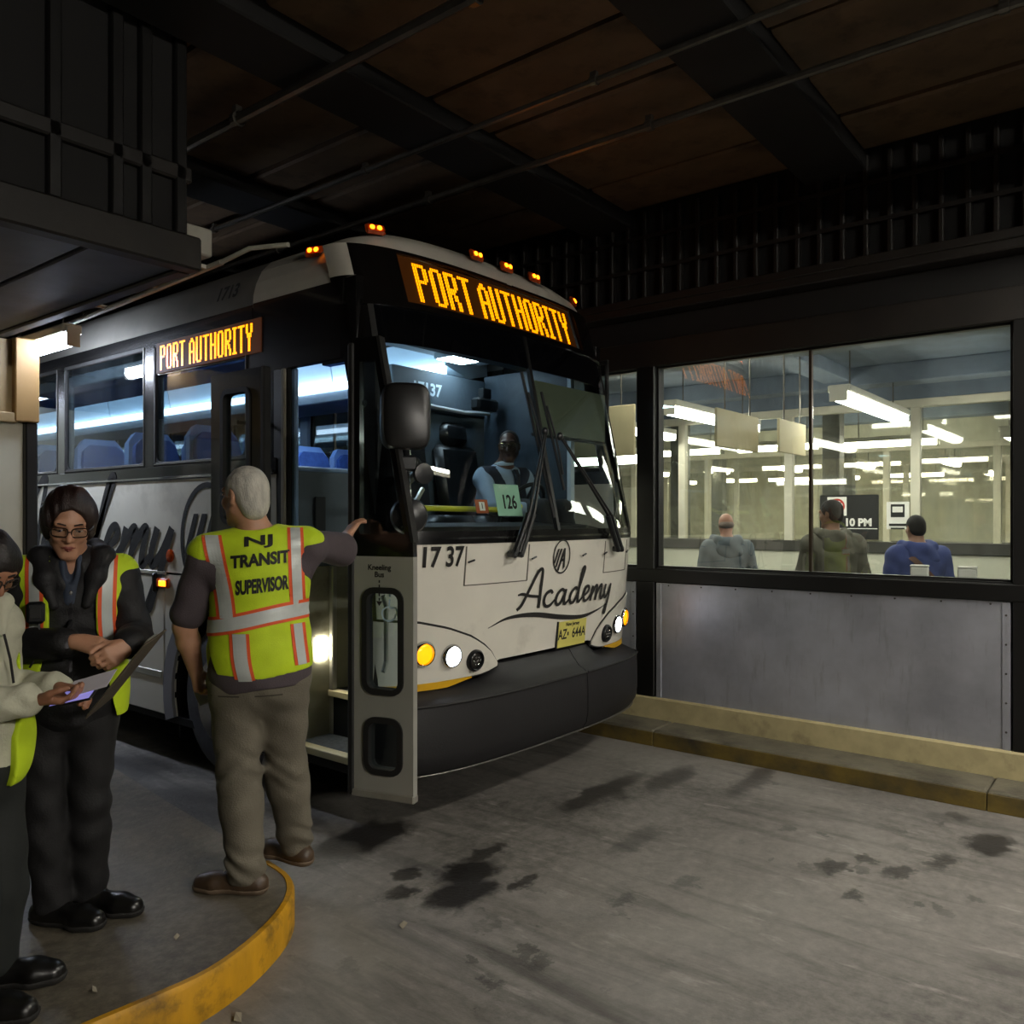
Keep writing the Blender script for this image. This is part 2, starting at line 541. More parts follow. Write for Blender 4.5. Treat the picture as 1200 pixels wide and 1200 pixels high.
# raised platform with a rounded nose at the lower edge of the view
def arc(cx, cy, r, a0, a1, n):
    return [(cx + r * math.cos(math.radians(a0 + (a1 - a0) * i / n)), cy + r * math.sin(math.radians(a0 + (a1 - a0) * i / n))) for i in range(n + 1)]
edge = [(-8, 2.62), (0.2, 2.62)] + smooth_line([(.2, 2.62), (1.0, 2.61), (1.35, 2.585), (1.58, 2.58), (1.83, 2.66), (2.06, 2.80), (2.2, 2.98), (2.245, 3.2)], 4)
edge = [(float(a), float(b)) for a, b in [tuple(e) for e in edge]]
edge += [(2.3, 3.7), (2.37, 4.3), (2.45, 4.9), (2.53, 5.5), (2.6, 6.3), (2.62, 14)]
plat = edge + [(-8, 14)]
MB().prism(plat, lambda u, v, w: (u, v, w), .15).build('platform', PLATFORM, kind='structure', label='worn concrete boarding platform with a rounded nose')
platform = bpy.data.objects['platform']
kb = MB()
ne = [e for e in edge if e[0] > -7.9 and e[1] < 3.3]
A, B2 = [], []
for i, (x, y) in enumerate(ne):
    p = Vector(ne[max(i - 1, 0)]); q = Vector(ne[min(i + 1, len(ne) - 1)])
    d = (q - p).normalized(); nx, ny = d.y, -d.x
    A.append([(x + nx * .012, y + ny * .012, 0.0), (x + nx * .012, y + ny * .012, .135), (x + nx * .002, y + ny * .002, .154), (x - nx * .02, y - ny * .02, .154)])
    B2.append([(x - nx * .03, y - ny * .03, 0.0), (x - nx * .03, y - ny * .03, .10), (x - nx * .03, y - ny * .03, .12), (x - nx * .03, y - ny * .03, .13)])
kb.solid_grid(A, B2)
kb.build('yellow_kerb', YELLOW, platform, smooth=True, label='yellow painted kerb face')

rk = empty('kerb', (5.50, 0, 0), kind='structure', label='low kerb with faded yellow paint at the foot of the glazed wall')
y = -8.0
kerb_mesh = MB().box(0, .36, .003, 2.197, 0, .12, .012).mesh('kerb_stone', KERB_STONE)
face_mesh = MB().box(-.006, .004, .003, 2.197, .0, .105, .003).mesh('kerb_face', YELLOW_OLD)
while y < 20:
    for nm, me in (('kerb_stone', kerb_mesh), ('yellow_face', face_mesh)):
        o = bpy.data.objects.new(nm, me); COL.objects.link(o); o.parent = rk; o.location = (0, y, 0)
    y += 2.2

# ================================================================== glazed wall beside the lane
wall = empty('wall_right', (5.88, 0, 0), kind='structure', label='black framed waiting room wall with sheet metal dado')
def part(nm, m, *bx, ch=.0, par=wall, lab=None, kind=None, sm=False):
    return MB().box(*bx, ch=ch).build(nm, m, par, sm, lab, kind)
part('base_curb', CREAM, -.06, .12, -8, 20, .10, .29, ch=.012, lab='cream painted concrete upstand')

def metal_material():
    m = bpy.data.materials.new('scuffed_sheet_metal'); m.use_nodes = True
    t = NT(m); b = t.n['Principled BSDF']; co = t.coord('Object')
    base = t.mix(t.ramp(t.noise(co, 1.4, 5, .6), .35, .7), lin('c9ccd6'), lin('a2a4ac'))
    base = t.mix(t.math('MULTIPLY', t.ramp(t.noise(t.scale(co, (1, 6, 1)), 2.5, 6, .7), .55, .78), .4), base, lin('6f6c68'))
    t.link(base, b.inputs['Base Color']); b.inputs['Metallic'].default_value = .7
    r = t.ramp(t.noise(t.scale(co, (1, 2, 14)), 5, 6, .7), .3, .75)
    t.link(t.math('MULTIPLY_ADD', r, .14, .36), b.inputs['Roughness'])
    bn = t.new('ShaderNodeBump'); bn.inputs['Strength'].default_value = .12; bn.inputs['Distance'].default_value = .02
    t.link(t.noise(co, 2.2, 3), bn.inputs['Height']); t.link(bn.outputs[0], b.inputs['Normal'])
    return m
SHEET = metal_material()
SCREW = mat('screw_head', '5a5854', .4, .8, .2)
bays = [(-4.45, -1.99), (-1.85, .59), (.71, 3.17), (3.33, 5.79), (5.95, 8.41), (8.57, 11.03), (11.19, 13.65)]
for i, (a, b) in enumerate(bays):
    part('metal_panel', SHEET, -.032, -.012, a + .01, b - .01, .285, 1.205, ch=.003, lab='dented brushed sheet metal dado panel' if i == 2 else None)
    for yy in (a + .035, b - .035):
        part('edge_strip', SHEET, -.04, -.031, yy - .022, yy + .022, .29, 1.2, ch=.002)
    part('post', STEEL_BLACK, -.05, .12, b, bays[i + 1][0] if i + 1 < len(bays) else b + .15, .29, 2.935, ch=.006)
    if i in (1, 2, 3):
        sc = MB()
        for k in range(9):
            sc.lathe([(0, .006), (.006, .004), (.007, 0)], (-.031, a + .12 + k * (b - a - .24) / 8, 1.185), (-1, 0, 0), 8)
        for k in range(5):
            sc.lathe([(0, .006), (.006, .004), (.007, 0)], (-.04, a + .035, .4 + k * .18), (-1, 0, 0), 8)
        sc.build('screws', SCREW, wall, kind='stuff')
part('dado_core', SOOT, -.005, .11, -8, 20, .28, 1.21)
part('lower_rail', STEEL_BLACK, -.055, .12, -8, 20, 1.205, 1.315, ch=.008)
part('sill_ledge', STEEL_BLACK, -.02, .2, -8, 20, 1.30, 1.325, ch=.004)
part('header', DARK_BROWN, -.05, .12, -8, 20, 2.93, 3.14, ch=.006)
part('upper_fascia', SOOT, .0, .12, -8, 20, 3.14, 3.36)
part('ledge_beam', DARK_BROWN, -.16, .12, -8, 20, 3.34, 3.42, ch=.01)
part('ledge_lip', DARK_BROWN, -.18, -.14, -8, 20, 3.40, 3.46, ch=.006)
part('backing', SOOT, .04, .12, -8, 20, 3.42, 4.25)
rib = MB().box(-.01, .05, -.018, .018, 3.44, 4.2, .008).mesh('rib', DARK_BROWN)
y = -4.0
while y < 14:
    o = bpy.data.objects.new('rib', rib); COL.objects.link(o); o.parent = wall; o.location = (0, y, 0); y += .155
for zz in (3.72, 3.98):
    part('strap', DARK_BROWN, -.02, .0, -8, 20, zz, zz + .03)
for i, (a, b) in enumerate(bays[:6]):
    w = empty('window_%d' % (i + 1), (5.88, 0, 0), kind='structure', label='large two-pane waiting room window in a black steel frame')
    mid = (a + b) / 2 + .012 if i != 2 else 1.957
    fr = .018
    if i in (1, 2, 3):
        for (p, q) in ((a, mid - .006), (mid + .006, b)):
            MB().box(.028, .034, p + .01, q - .01, 1.325, 2.925).build('pane', PANE, w)
    else:
        MB().box(.028, .034, a + .01, b - .01, 1.325, 2.925).build('pane', PANE, w)
    m = MB()
    m.box(.0, .06, a, a + fr, 1.32, 2.93, .003); m.box(.0, .06, b - fr, b, 1.32, 2.93, .003)
    m.box(.0, .06, a, b, 1.315, 1.338, .003); m.box(.0, .06, a, b, 2.915, 2.935, .003)
    m.build('window_frame', STEEL_BLACK, w)
    MB().box(.015, .05, mid - .011, mid + .011, 1.33, 2.925, .002).build('mullion', mat('mullion_bronze', '4a4033', .4, .6, .2), w)

# ================================================================== ceiling
ceil = empty('ceiling', (0, 0, 4.2), kind='structure', label='dark sooty steel deck ceiling over the lane')
MB().box(-9, 6, -9, 26, .08, .25).build('slab', SOOT, ceil)
panels = {}
yy = -5.32
while yy < 14:
    MB().box(-9, 5.95, yy - .43, yy, -.1, .08, .01).build('beam', SOOT, ceil)
    x = 5.82
    while x > -5:
        if ('p') not in panels:
            m = MB(); prof = [(-.272, .05), (-.272, .012), (-.25, 0), (.25, 0), (.272, .012), (.272, .05)]
            m.prism(prof, lambda u, v, w: (u, .01 + w, v), 1.38)
            panels['p'] = m.mesh('deck_panel', CEIL_PANEL)
        o = bpy.data.objects.new('deck_panel', panels['p']); COL.objects.link(o); o.parent = ceil
        o.location = (x - .29, yy, rng.uniform(-.004, .006)); o.rotation_euler = (0, rng.uniform(-.006, .006), 0)
        x -= .578
    yy += 1.83
def pipe(x, z, y0, y1, r, m, label, sag=.0):
    t = MB(); n = 14
    t.tube([(x, y0 + (y1 - y0) * i / n, z - sag * math.sin(PI * i / n)) for i in range(n + 1)], r, 8)
    root = t.build('conduit', m, None, True); tag(root, label, 'pipe', 'conduits under the ceiling')
    k = y0 + .9
    while k < y1:
        c = MB(); c.lathe([(r * 1.5, -.02), (r * 1.5, .02)], (x, k, z), (0, 1, 0), 10); c.box(x - r * .7, x + r * .7, k - .02, k + .02, z, 4.12 if z > 3.9 else z + .05)
        c.build('clamp', m, root); k += 1.83
    return root
pipe(4.34, 4.06, -4, 13, .022, CONDUIT, 'thin steel conduit hung below the ceiling nearest the waiting room wall')
pipe(3.73, 4.07, -4, 13, .018, CONDUIT, 'thinner steel conduit below the ceiling, second from the waiting room wall')
pipe(2.75, 4.04, -4, 13, .03, CONDUIT, 'thick steel conduit below the ceiling, above the lane edge by the soffit')

# hanging soffit over the platform
sf = empty('ceiling_soffit', (0, 0, 3.0), kind='structure', label='dark boxed soffit hanging over the boarding platform')
MB().box(-6, 2.25, 3.9, 9.5, .03, 1.2).build('box', SOOT, sf)
x = 2.25
bd = MB().box(-.455, -.012, 0, 5.6, 0, .035, .008).mesh('underside_board', SOFFIT)
while x > -4:
    o = bpy.data.objects.new('underside_board', bd); COL.objects.link(o); o.parent = sf; o.location = (x, 3.9, 0); x -= .467
MB().box(-6, 2.30, 3.84, 3.94, -.02, .15, .01).build('fascia_beam', DARK_BROWN, sf)
MB().box(-6, 2.26, 3.86, 3.95, .42, .5, .01).build('ledge', DARK_BROWN, sf)
MB().box(2.22, 2.30, 3.94, 9.4, -.02, .15, .01).build('side_beam', DARK_BROWN, sf)
vr = MB().box(-.03, .03, 3.86, 3.92, .15, 1.2, .008).mesh('upright', STEEL_BLACK)
for x in (2.2, 2.02, 1.88, 1.6, 1.3, 1.0, .7, .4, .1, -.3, -.7):
    o = bpy.data.objects.new('upright', vr); COL.objects.link(o); o.parent = sf; o.location = (x, 0, 0)

# booth at the far end of the platform
bw = empty('wall_left', (0, 6.35, 0), kind='structure', label='beige fascia over a glazed booth front at the end of the platform')
BEIGE = mat('beige_fascia_paint', '9c855c', .6, 0, .12, 5)
MB().box(-4, 2.42, 0, .12, 2.42, 2.98, .006).build('fascia_panel', BEIGE, bw)
MB().box(2.34, 2.50, -.06, .14, 2.40, 2.99, .008).build('fascia_post', mat('tan_trim_paint', '977646', .55, 0, .1), bw)
MB().box(-4, 2.36, -.05, .01, 2.39, 2.46, .006).build('fascia_lip', BEIGE, bw)
MB().box(2.42, 2.50, -.03, .16, .15, 2.40, .008).build('corner_post', STEEL_BLACK, bw)
MB().box(2.26, 2.42, .02, .12, .15, 2.40, .006).build('frame_post', WHITE_POST, bw)
MB().box(1.50, 1.62, .02, .12, .15, 2.40, .006).build('frame_post', WHITE_POST, bw)
MB().box(1.62, 2.20, .03, .10, 2.18, 2.30, .006).build('frame_rail', WHITE_POST, bw)
MB().box(1.62, 2.20, .03, .10, .15, .42, .006).build('frame_rail', WHITE_POST, bw)
MB().box(1.70, 1.78, .0, .10, .42, 2.18, .006).build('door_stile', STEEL_BLACK, bw)
MB().box(1.78, 2.20, .05, .056, .42, 2.18).build('pane', PANE, bw)
MB().box(-4, 2.4, 3.0, 3.1, .15, 2.9).build('back_panel', PALE_WALL, bw)

# ================================================================== waiting room and the lanes behind it
MB().box(5.9, 11.1, -8, 20, -.1, .16).build('floor_room', ROOM_FLOOR, kind='structure', label='waiting room floor behind the glass')
MB().box(11.1, 27, -10, 24, -.2, .0).build('floor_far', ROOM_FLOOR, kind='structure', label='lane floor beyond the waiting room')
rc = empty('ceiling_room', (0, 0, 3.5), kind='structure', label='blue-grey ceiling of the waiting room')
MB().box(5.95, 27, -10, 24, 0, .2).build('slab', BLUE_CEIL, rc)
for x in (7.6, 10.1, 14, 18, 22):
    MB().box(x, x + .35, -10, 24, -.22, 0, .01).build('beam', BLUE_CEIL, rc)
MB().box(5.95, 11, 2.9, 3.2, -.16, 0, .01).build('cross_beam', BLUE_CEIL, rc)
DARK_SILL = mat('dark_sill_band', '3b3a33', .6, 0, .2)
DUSTY = glass('far_pane', 'faf9f5', .5, .06, .03, film=('d0d4c4', .16, 1.5))
def partition(idx, X, ztop, zs, y0, y1, step, off):
    w = empty('wall_%s' % idx, (X, 0, 0), kind='structure', label='pale framed glass partition behind the waiting room')
    MB().box(-.05, .05, y0, y1, 0, zs - .14).build('low_wall', PALE_WALL, w)
    MB().box(-.08, .08, y0, y1, zs - .14, zs, .005).build('sill_band', DARK_SILL, w)
    MB().box(-.06, .06, y0, y1, ztop, ztop + .1, .005).build('head_rail', WHITE_POST, w)
    MB().box(-.04, .04, y0, y1, ztop + .1, 3.5).build('upper_wall', BLUE_CEIL if X < 12 else PALE_WALL, w)
    ps = MB().box(-.05, .05, -.055, .055, zs, ztop, .004).mesh('post', WHITE_POST)
    pn = MB().box(-.003, .003, .06, step - .06, zs, ztop).mesh('pane', DUSTY)
    y = off
    while y < y1:
        if y > y0:
            for nm, me in (('post', ps), ('pane', pn)):
                o = bpy.data.objects.new(nm, me); COL.objects.link(o); o.parent = w; o.location = (0, y, 0)
        y += step
    return w
partition('back', 11.0, 3.08, 1.42, -4, 14, 1.57, -2.35)
partition('far', 15.5, 2.9, 1.2, -4, 18, 1.7, -3.0)
partition('farther', 20, 2.9, 1.2, -4, 20, 2.0, -3.5)
MB().box(25.8, 26, -10, 24, 0, 3.5).build('wall_end', PALE_WALL, kind='structure', label='pale end wall far behind the glass partitions')
dk = MB().box(-.12, .12, -.12, .12, 0, 3.5, .01).mesh('column', mat('dark_column', '45463e', .6, 0, .2))
for k, (x, y) in enumerate([(12.2, 6.15), (12.2, 3.72), (13.5, 8.6), (17, 4.9), (17.4, 7.8), (21, 9.5), (21, 6.2)]):
    o = bpy.data.objects.new('column', dk); COL.objects.link(o); o.location = (x, y, 0); tag(o, 'dark square column between the lanes behind the waiting room', None, None, 'structure')

def fixture(loc, L, axis, label, group, m=TUBE_MAT, hang=None, w=.17, shield=0):
    r = empty('fluorescent_light', loc, 0 if axis == 'x' else PI / 2, label, 'light', group)
    h = MB(); h.box(-L / 2, L / 2, -w / 2 - .02, w / 2 + .02, .03, .10, .01)
    h.box(-L / 2 - .012, -L / 2, -w / 2, w / 2, -.06, .08, .004); h.box(L / 2, L / 2 + .012, -w / 2, w / 2, -.06, .08, .004)
    if shield:                       # side shields added to keep the light off ceiling and walls
        for s in (-1, 1):
            h.box(-L / 2, L / 2, s * (w / 2 + .02), s * (w / 2 + .028), -.05 - shield, .08, .002)
            h.box(s * L / 2, s * (L / 2 + .01), -w / 2 - .028, w / 2 + .028, -.05 - shield, .08, .002)
    h.build('housing', HOUSING, r)
    prof = [(-w / 2, .03), (-w / 2, -.02), (-w / 2 + .03, -.05), (w / 2 - .03, -.05), (w / 2, -.02), (w / 2, .03)]
    n = 2 if L > 1.6 else 1
    for k in range(n):
        a = -L / 2 + k * L / n
        MB().prism(prof, lambda u, v, q, a=a: (a + .005 + q, u, v), L / n - .01).build('lens', m, r)
    if hang:
        for s in (-.35, .35):
            MB().tube([(s * L, 0, .09), (s * L, 0, hang)], .007, 6).build('hanger', CONDUIT, r)
    return r
near = [((9.3, 2.42, 2.9), 2.4, 'large two-lens fluorescent light nearest the middle of the waiting room'),
        ((8.9, 4.05, 2.86), 2.3, 'fluorescent light half hidden by the first hanging sign board'),
        ((9.6, 5.6, 2.9), 2.4, 'fluorescent light at the far end of the waiting room'),
        ((9.4, .85, 2.9), 2.4, 'fluorescent light at the near end of the waiting room')]
fixture((6.75, 1.5, 3.38), 1.2, 'y', 'added unseen ceiling light just inside the waiting room window, above the right pane', 'added lights inside the window', hang=.12)  # unseen lamps added to light the waiting men's backs and the boards
fixture((6.45, 3.45, 3.38), 1.2, 'y', 'added unseen ceiling light just inside the waiting room window, by the hanging boards', 'added lights inside the window', hang=.12)
for loc, L, lab in near: fixture(loc, L, 'x', lab, 'waiting room fluorescent lights', hang=.6)
tf = mat('lit_far_lens', 'fffdf0', .4, var=0, emit='fbf8e4', power=E_ROOM * 2.3)
ORD = ['leftmost', 'second from the left', 'third from the left', 'fourth from the left', 'fifth from the left', 'sixth from the left', 'seventh from the left', 'eighth from the left']
for x, z, row in ((13.2, 2.85, 'first lane'), (17.6, 2.8, 'second lane'), (22.5, 2.8, 'farthest lane')):
    ys = [y for y in (1.6, 3.2, 4.8, 6.4, 8.0, 9.6, 11.2, 12.8) if .12 * x - 1 < y < .56 * x + 1]
    sp = sorted([(x + rng.uniform(-.3, .3), y, 'x' if rng.random() < .7 else 'y') for y in ys], key=lambda p: -p[1] / p[0])
    for k, (xx, y, axis) in enumerate(sp):
        fixture((xx, y, z), 1.3, axis, '%s of the fluorescent lights over the %s behind the waiting room' % (ORD[k], row), 'lights over the %s' % row, tf, hang=.72)

# hanging boards in the waiting room
BOARD = mat('cream_board', 'cbbf98', .6, 0, .06)
def hanging_sign(x, y, z, w, h, lab):
    r = empty('hanging_sign', (x, y, z), 0, lab, 'sign', 'blank hanging boards')
    MB().box(-w / 2, w / 2, -.012, .012, -h / 2, h / 2, .004).build('board', BOARD, r)
    for s in (-.3, .3):
        MB().tube([(s * w, 0, h / 2), (s * w, 0, 3.5 - z)], .008, 6).build('hanging_rod', CONDUIT, r)
hanging_sign(7.03, 2.98, 2.50, .92, .33, 'blank cream hanging board with two rods nearest the window mullion on its left')
hanging_sign(7.85, 2.78, 2.49, .72, .31, 'blank cream hanging board directly behind the window mullion')
ns = empty('notice_board', (10.9, 3.13, 1.73), 0, 'black notice board with red no smoking symbol and white time lettering', 'sign')
WHITE = mat('white_print', 'eeece4', .6, var=.03)
RED = mat('red_print', 'c23a2c', .6, var=.05)
BLACKP = mat('black_print', '14130f', .55, var=.1)
MB().box(-.02, .02, -.36, .36, -.285, .285, .006).build('board', BLACKP, ns)
MB().box(-.024, -.021, .02, .26, .02, .26).build('symbol_card', WHITE, ns)
rg = MB()
c = (.14, .14)
for k in range(24):
    a0, a1 = 2 * PI * k / 24, 2 * PI * (k + 1) / 24
    rg.add([(-.0255, c[0] + r * math.cos(a), c[1] + r * math.sin(a)) for r, a in ((.1, a0), (.1, a1), (.075, a1), (.075, a0))], [(0, 1, 2, 3)])
rg.add([(-.0258, c[0] + u, c[1] + v) for u, v in ((-.07, .055), (-.055, .07), (.07, -.055), (.055, -.07))], [(0, 1, 2, 3)])
rg.build('prohibition_ring', RED, ns)
MB().box(-.0256, -.0252, .09, .19, .13, .15).build('cigarette', BLACKP, ns)
tx = MB(); V, Fc = text_tris('10 PM', .13, .006); lettering(tx, V, Fc, lambda x, y: (-.0255, -.12 - x, -.07 + y)); tx.build('lettering', WHITE, ns)
MB().box(-.024, -.021, -.35, .35, -.15, -.14).build('white_rule', WHITE, ns)
pn = empty('pictogram_notice', (10.92, 2.55, 1.75), 0, 'small pale notice with a bus pictogram on the glass right of the black board', 'sign')
MB().box(-.01, .01, -.13, .13, -.17, .17, .004).build('sheet', WHITE, pn)
m = MB(); m.box(-.014, -.011, -.08, .08, -.02, .14); m.build('pictogram', BLACKP, pn)
m = MB(); m.box(-.017, -.0142, -.06, .06, .04, .11); m.build('pictogram_window', WHITE, pn)
m = MB(); m.box(-.014, -.011, -.1, .1, -.13, -.1); m.box(-.014, -.011, -.08, .08, -.17, -.15); m.build('text_lines', BLACKP, pn)
# big pale board seen past the bus
hb = empty('pale_board', (6.75, 4.42, 2.55), 0, 'large pale board behind the window just beyond the bus front', 'board')
MB().box(-.015, .015, -.55, .55, -.24, .24, .006).build('sheet', BOARD, hb)
for s in (-.4, .4): MB().tube([(0, s, .24), (0, s, .95)], .008, 6).build('hanging_rod', CONDUIT, hb)
fixture((7.6, 4.75, 2.35), 1.2, 'y', 'fluorescent light seen past the bus windscreen edge below the pale board', 'waiting room fluorescent lights', hang=1.15)
# seats back of the waiting men: a bench along the far glass
bn = empty('bench', (10.3, 3, .16), 0, 'long plain bench along the far waiting room glass', 'bench')
MB().box(-.2, .2, -2.5, 2.5, .42, .47, .01).build('seat', DARK_SILL, bn)
for yy in (-2.2, 0, 2.2): MB().box(-.18, .18, yy - .03, yy + .03, 0, .42, .006).build('leg', STEEL_BLACK, bn)
# two little white boxes on the sill
for yq, lab in ((1.27, 'small white box on the window sill before the blue jacket'), (.985, 'small white box on the window sill near the window corner')):
    r = empty('small_box', (6.02, yq, 1.325), .1, lab, 'box', 'white boxes on the sill')
    MB().box(-.03, .03, -.055, .055, 0, .065, .006).build('carton', WHITE, r)
    MB().box(-.032, .032, -.057, .057, .065, .08, .004).build('lid', WHITE, r)

# ================================================================== lights of the lane (unseen fixtures, behind and right of the view)
lane_m = mat('lit_lane_lens', 'fffdf0', .4, var=0, emit='f9f3e8', power=E_LANE)
lane_rear = mat('lit_lane_lens_rear', 'fffdf0', .4, var=0, emit='f9f3e8', power=E_LANE * 2.5)  # unseen rear lamp, boosted to light the vest and bus front
fixture((.7, -5.4, 3.7), 2.4, 'x', 'unseen fluorescent light over the lane behind the photographer', 'lane fluorescent lights', lane_rear, hang=.55)
fixture((4.45, -.75, 3.85), 2.2, 'x', 'fluorescent light over the lane near the waiting room wall', 'lane fluorescent lights', lane_m, hang=.42, shield=.03)
side_m = mat('lit_side_lens', 'f4f8ff', .4, var=0, emit='dfeaff', power=E_SIDE)
fixture((2.57, 6.45, 2.97), 1.05, 'y', 'bright fluorescent light under the soffit edge beside the bus roof', 'platform fluorescent lights', side_m, hang=1.2, w=.09)
fixture((2.62, 9.2, 2.95), 1.3, 'y', 'fluorescent light further back beside the bus roof', 'platform fluorescent lights', side_m, hang=1.2)
# white pipes above the bus roof
pp = MB()
pp.tube([(2.86, 3.72, 3.36), (2.72, 4.05, 3.40), (2.70, 4.3, 3.215), (2.70, 5.5, 3.17), (2.70, 12, 2.98)][2:], .018, 8); pp.tube([(2.70, 4.3, 3.215), (2.72, 4.05, 3.25), (2.80, 3.80, 3.24)], .014, 8)
r_ = pp.build('pipe', PAINTED_PIPE, None, True); tag(r_, 'white painted pipe running along above the bus roof', 'pipe', 'pipes above the bus')
for yy in (4.45, 5.0, 5.7, 8.2, 10):
    zz = 3.215 - (yy - 4.3) * .0303; MB().box(2.302, 2.70, yy - .012, yy + .012, zz - .012, zz + .012, .003).build('bracket', PAINTED_PIPE, r_)
pb = MB().box(2.80, 2.98, 4.85, 5.25, 3.42, 3.60, .01).build('junction_box', PAINTED_PIPE); tag(pb, 'white junction box hanging above the bus roof', 'box')
MB().box(2.88, 2.90, 5.04, 5.06, 3.60, 4.15).build('hanger', PAINTED_PIPE, pb)
# litter on platform and lane
SCRAP = mat('scrap_paper', '8a8270', .8, var=.2)
for (x, y, z, s, rz, lab) in ((1.62, 2.88,   .151, .012, .4, 'small pale paper scrap on the platform near the yellow kerb'), (1.27, 2.77,   .151, .014, 1.2, 'crumpled pale scrap on the platform at the lower edge'),
                              (1.62, 2.48,   .001, .026, .9, 'thin pale stick lying on the lane beside the yellow kerb'), (2.42, 2.5,   .001, .022, .2, 'flattened pale scrap on the lane right of the yellow kerb')):
    m = MB(); q = MB()
    bm_ = [( -s, -s * .5, 0), (s, -s * .35, .004), (s * .8, s * .4, .012), (-s * .7, s * .5, .006)]
    m.add(bm_ + [(a, b, c + .003) for a, b, c in bm_], [(3, 2, 1, 0), (4, 5, 6, 7), (0, 1, 5, 4), (1, 2, 6, 5), (2, 3, 7, 6), (3, 0, 4, 7)])
    o = m.build('paper_scrap', SCRAP, loc=(x, y, z)); o.rotation_euler = (0, 0, rz); tag(o, lab, 'litter', 'litter scraps')
# ================================================================== THE BUS (local frame: x across, y rearward, z up)
bus = empty('bus', (4.29, 3.0, 0), 0, 'white and black motor coach with lit amber destination sign and open front door', 'bus')
BW = mat('bus_white_paint', 'e0dccf', .28, 0, .06, 3, coat=.5, dirt=('a8a395', 2.2, .55, .85))
BB = mat('bus_black_paint', '0b0a0a', .25, 0, .2, 3, coat=.4)
BGREY = mat('bus_roof_aluminium', '77746d', .42, .25, .25, 3)
BROOF = mat('bus_roof_cap_paint', 'cbc6b9', .35, 0, .15, 3)
RUBBER = mat('black_rubber', '131211', .7, 0, .3, 12, bump=.1)
BUMP = mat('grey_black_bumper_rubber', '171618', .55, 0, .25, 5, bump=.12, bscale=90)
CHROME = mat('chrome', 'c9c9c9', .12, 1, .05)
STEEL = mat('bright_step_edge', 'bfbfb5', .35, .7, .15)
DOORGREY = mat('door_grey_paint', '94938b', .38, 0, .1, 4, coat=.2)
INT_WHITE = mat('bus_interior_white', 'c5d3dd', .5, 0, .06)
INT_GREY = mat('bus_interior_grey', '4e5963', .6, 0, .15)
INT_DARK = mat('bus_interior_dark', '1e2329', .6, 0, .2)
SEAT_BLUE = mat('seat_blue_fabric', '3b5ea8', .8, 0, .25, 20, bump=.15, bscale=150)
SEAT_SHELL = mat('seat_shell_blue', '7da0d8', .5, 0, .1)
BLACKV = mat('black_vinyl', '17191b', .35, 0, .2, 6)
STRIP = mat('lit_bus_strip', 'f0f8ff', .4, var=0, emit='c4e4ff', power=E_BUS)
CARPET = mat('blue_step_rubber', '5d6878', .8, 0, .35, 40, bump=.3, bscale=160)
WIND = glass('windscreen_glass', 'f4f8f6', .6, .035, .0)
TINT = glass('tinted_side_glass', 'd6dcdd', .85, .05, .002, film=('8c9498', .04, 3))
BLACKTINT = mat('windscreen_shade_band', '07080b', .06, 0, .1, spec=.4)
AMBER_LIT = mat('lit_amber_lens', 'ff8a1a', .3, var=0, emit='ff7a10', power=7)
AMBER_HOUSE = mat('amber_lens_plastic', 'b2420c', .25, 0, .15)
LED = mat('lit_amber_pixels', 'ffb300', .4, var=0, emit='ff9204', power=E_LED * 2.6)
LEDBACK = mat('led_board', '0c0702', .7, 0, .3, 300, emit='ff8800', power=.035)  # faint amber emission stands in for glow scattered by the pixels
PRINT = mat('charcoal_vinyl_print', '171512', .8, 0, .1)
YSTRIPE = mat('yellow_bumper_stripe', 'd9a818', .4, 0, .1)
HEAD_LIT = mat('lit_headlamp', 'ffffff', .2, var=0, emit='e6f0ff', power=14)
FLASH_LIT = mat('lit_amber_headlamp', 'ffb010', .2, var=0, emit='ff9a08', power=1.7)

PZ = [.28, .80, .86, 1.2, 1.58, 1.64, 2.92, 3.28, 3.36, 3.42, 3.455, 3.47]
PY = [.12, .11, .10, .055, .02, .022, .30, .42, .455, .52, .65, .85]
WZ = [0, 2.98, 3.12, 3.20, 3.28, 3.36, 3.42, 3.455, 3.47]
WX = [1.27, 1.27, 1.262, 1.24, 1.205, 1.13, .98, .72, .45]
NSE, DSE = 2.8, .36
def fy(x, z, w=1.27):
    t = min(abs(x) / w, 1.0)
    return float(np.interp(z, PZ, PY)) + DSE * (1 - (1 - t ** NSE) ** (1 / NSE))
def fp(x, z, off=0.0):
    """a point on (or off millimetres in front of) the curved front"""
    y = fy(x, z)
    if not off: return (x, y, z)
    e = .01
    xx = max(-1.24, min(1.24, x))
    gx = (fy(xx + e, z) - fy(xx - e, z)) / (2 * e)
    gz = (fy(xx, z + e) - fy(xx, z - e)) / (2 * e)
    n = Vector((gx, -1, gz)).normalized()
    return (x + n.x * off, y + n.y * off, z + n.z * off)
def xs(a, b, n):
    """sample x with even spacing round the superelliptic corner"""
    th = lambda x: math.copysign(math.asin(min(1, abs(x) / 1.27) ** (NSE / 2)), x)
    t0, t1 = th(a), th(b)
    return [math.copysign(1.27 * abs(math.sin(t)) ** (2 / NSE), t) for t in [t0 + (t1 - t0) * i / n for i in range(n + 1)]]
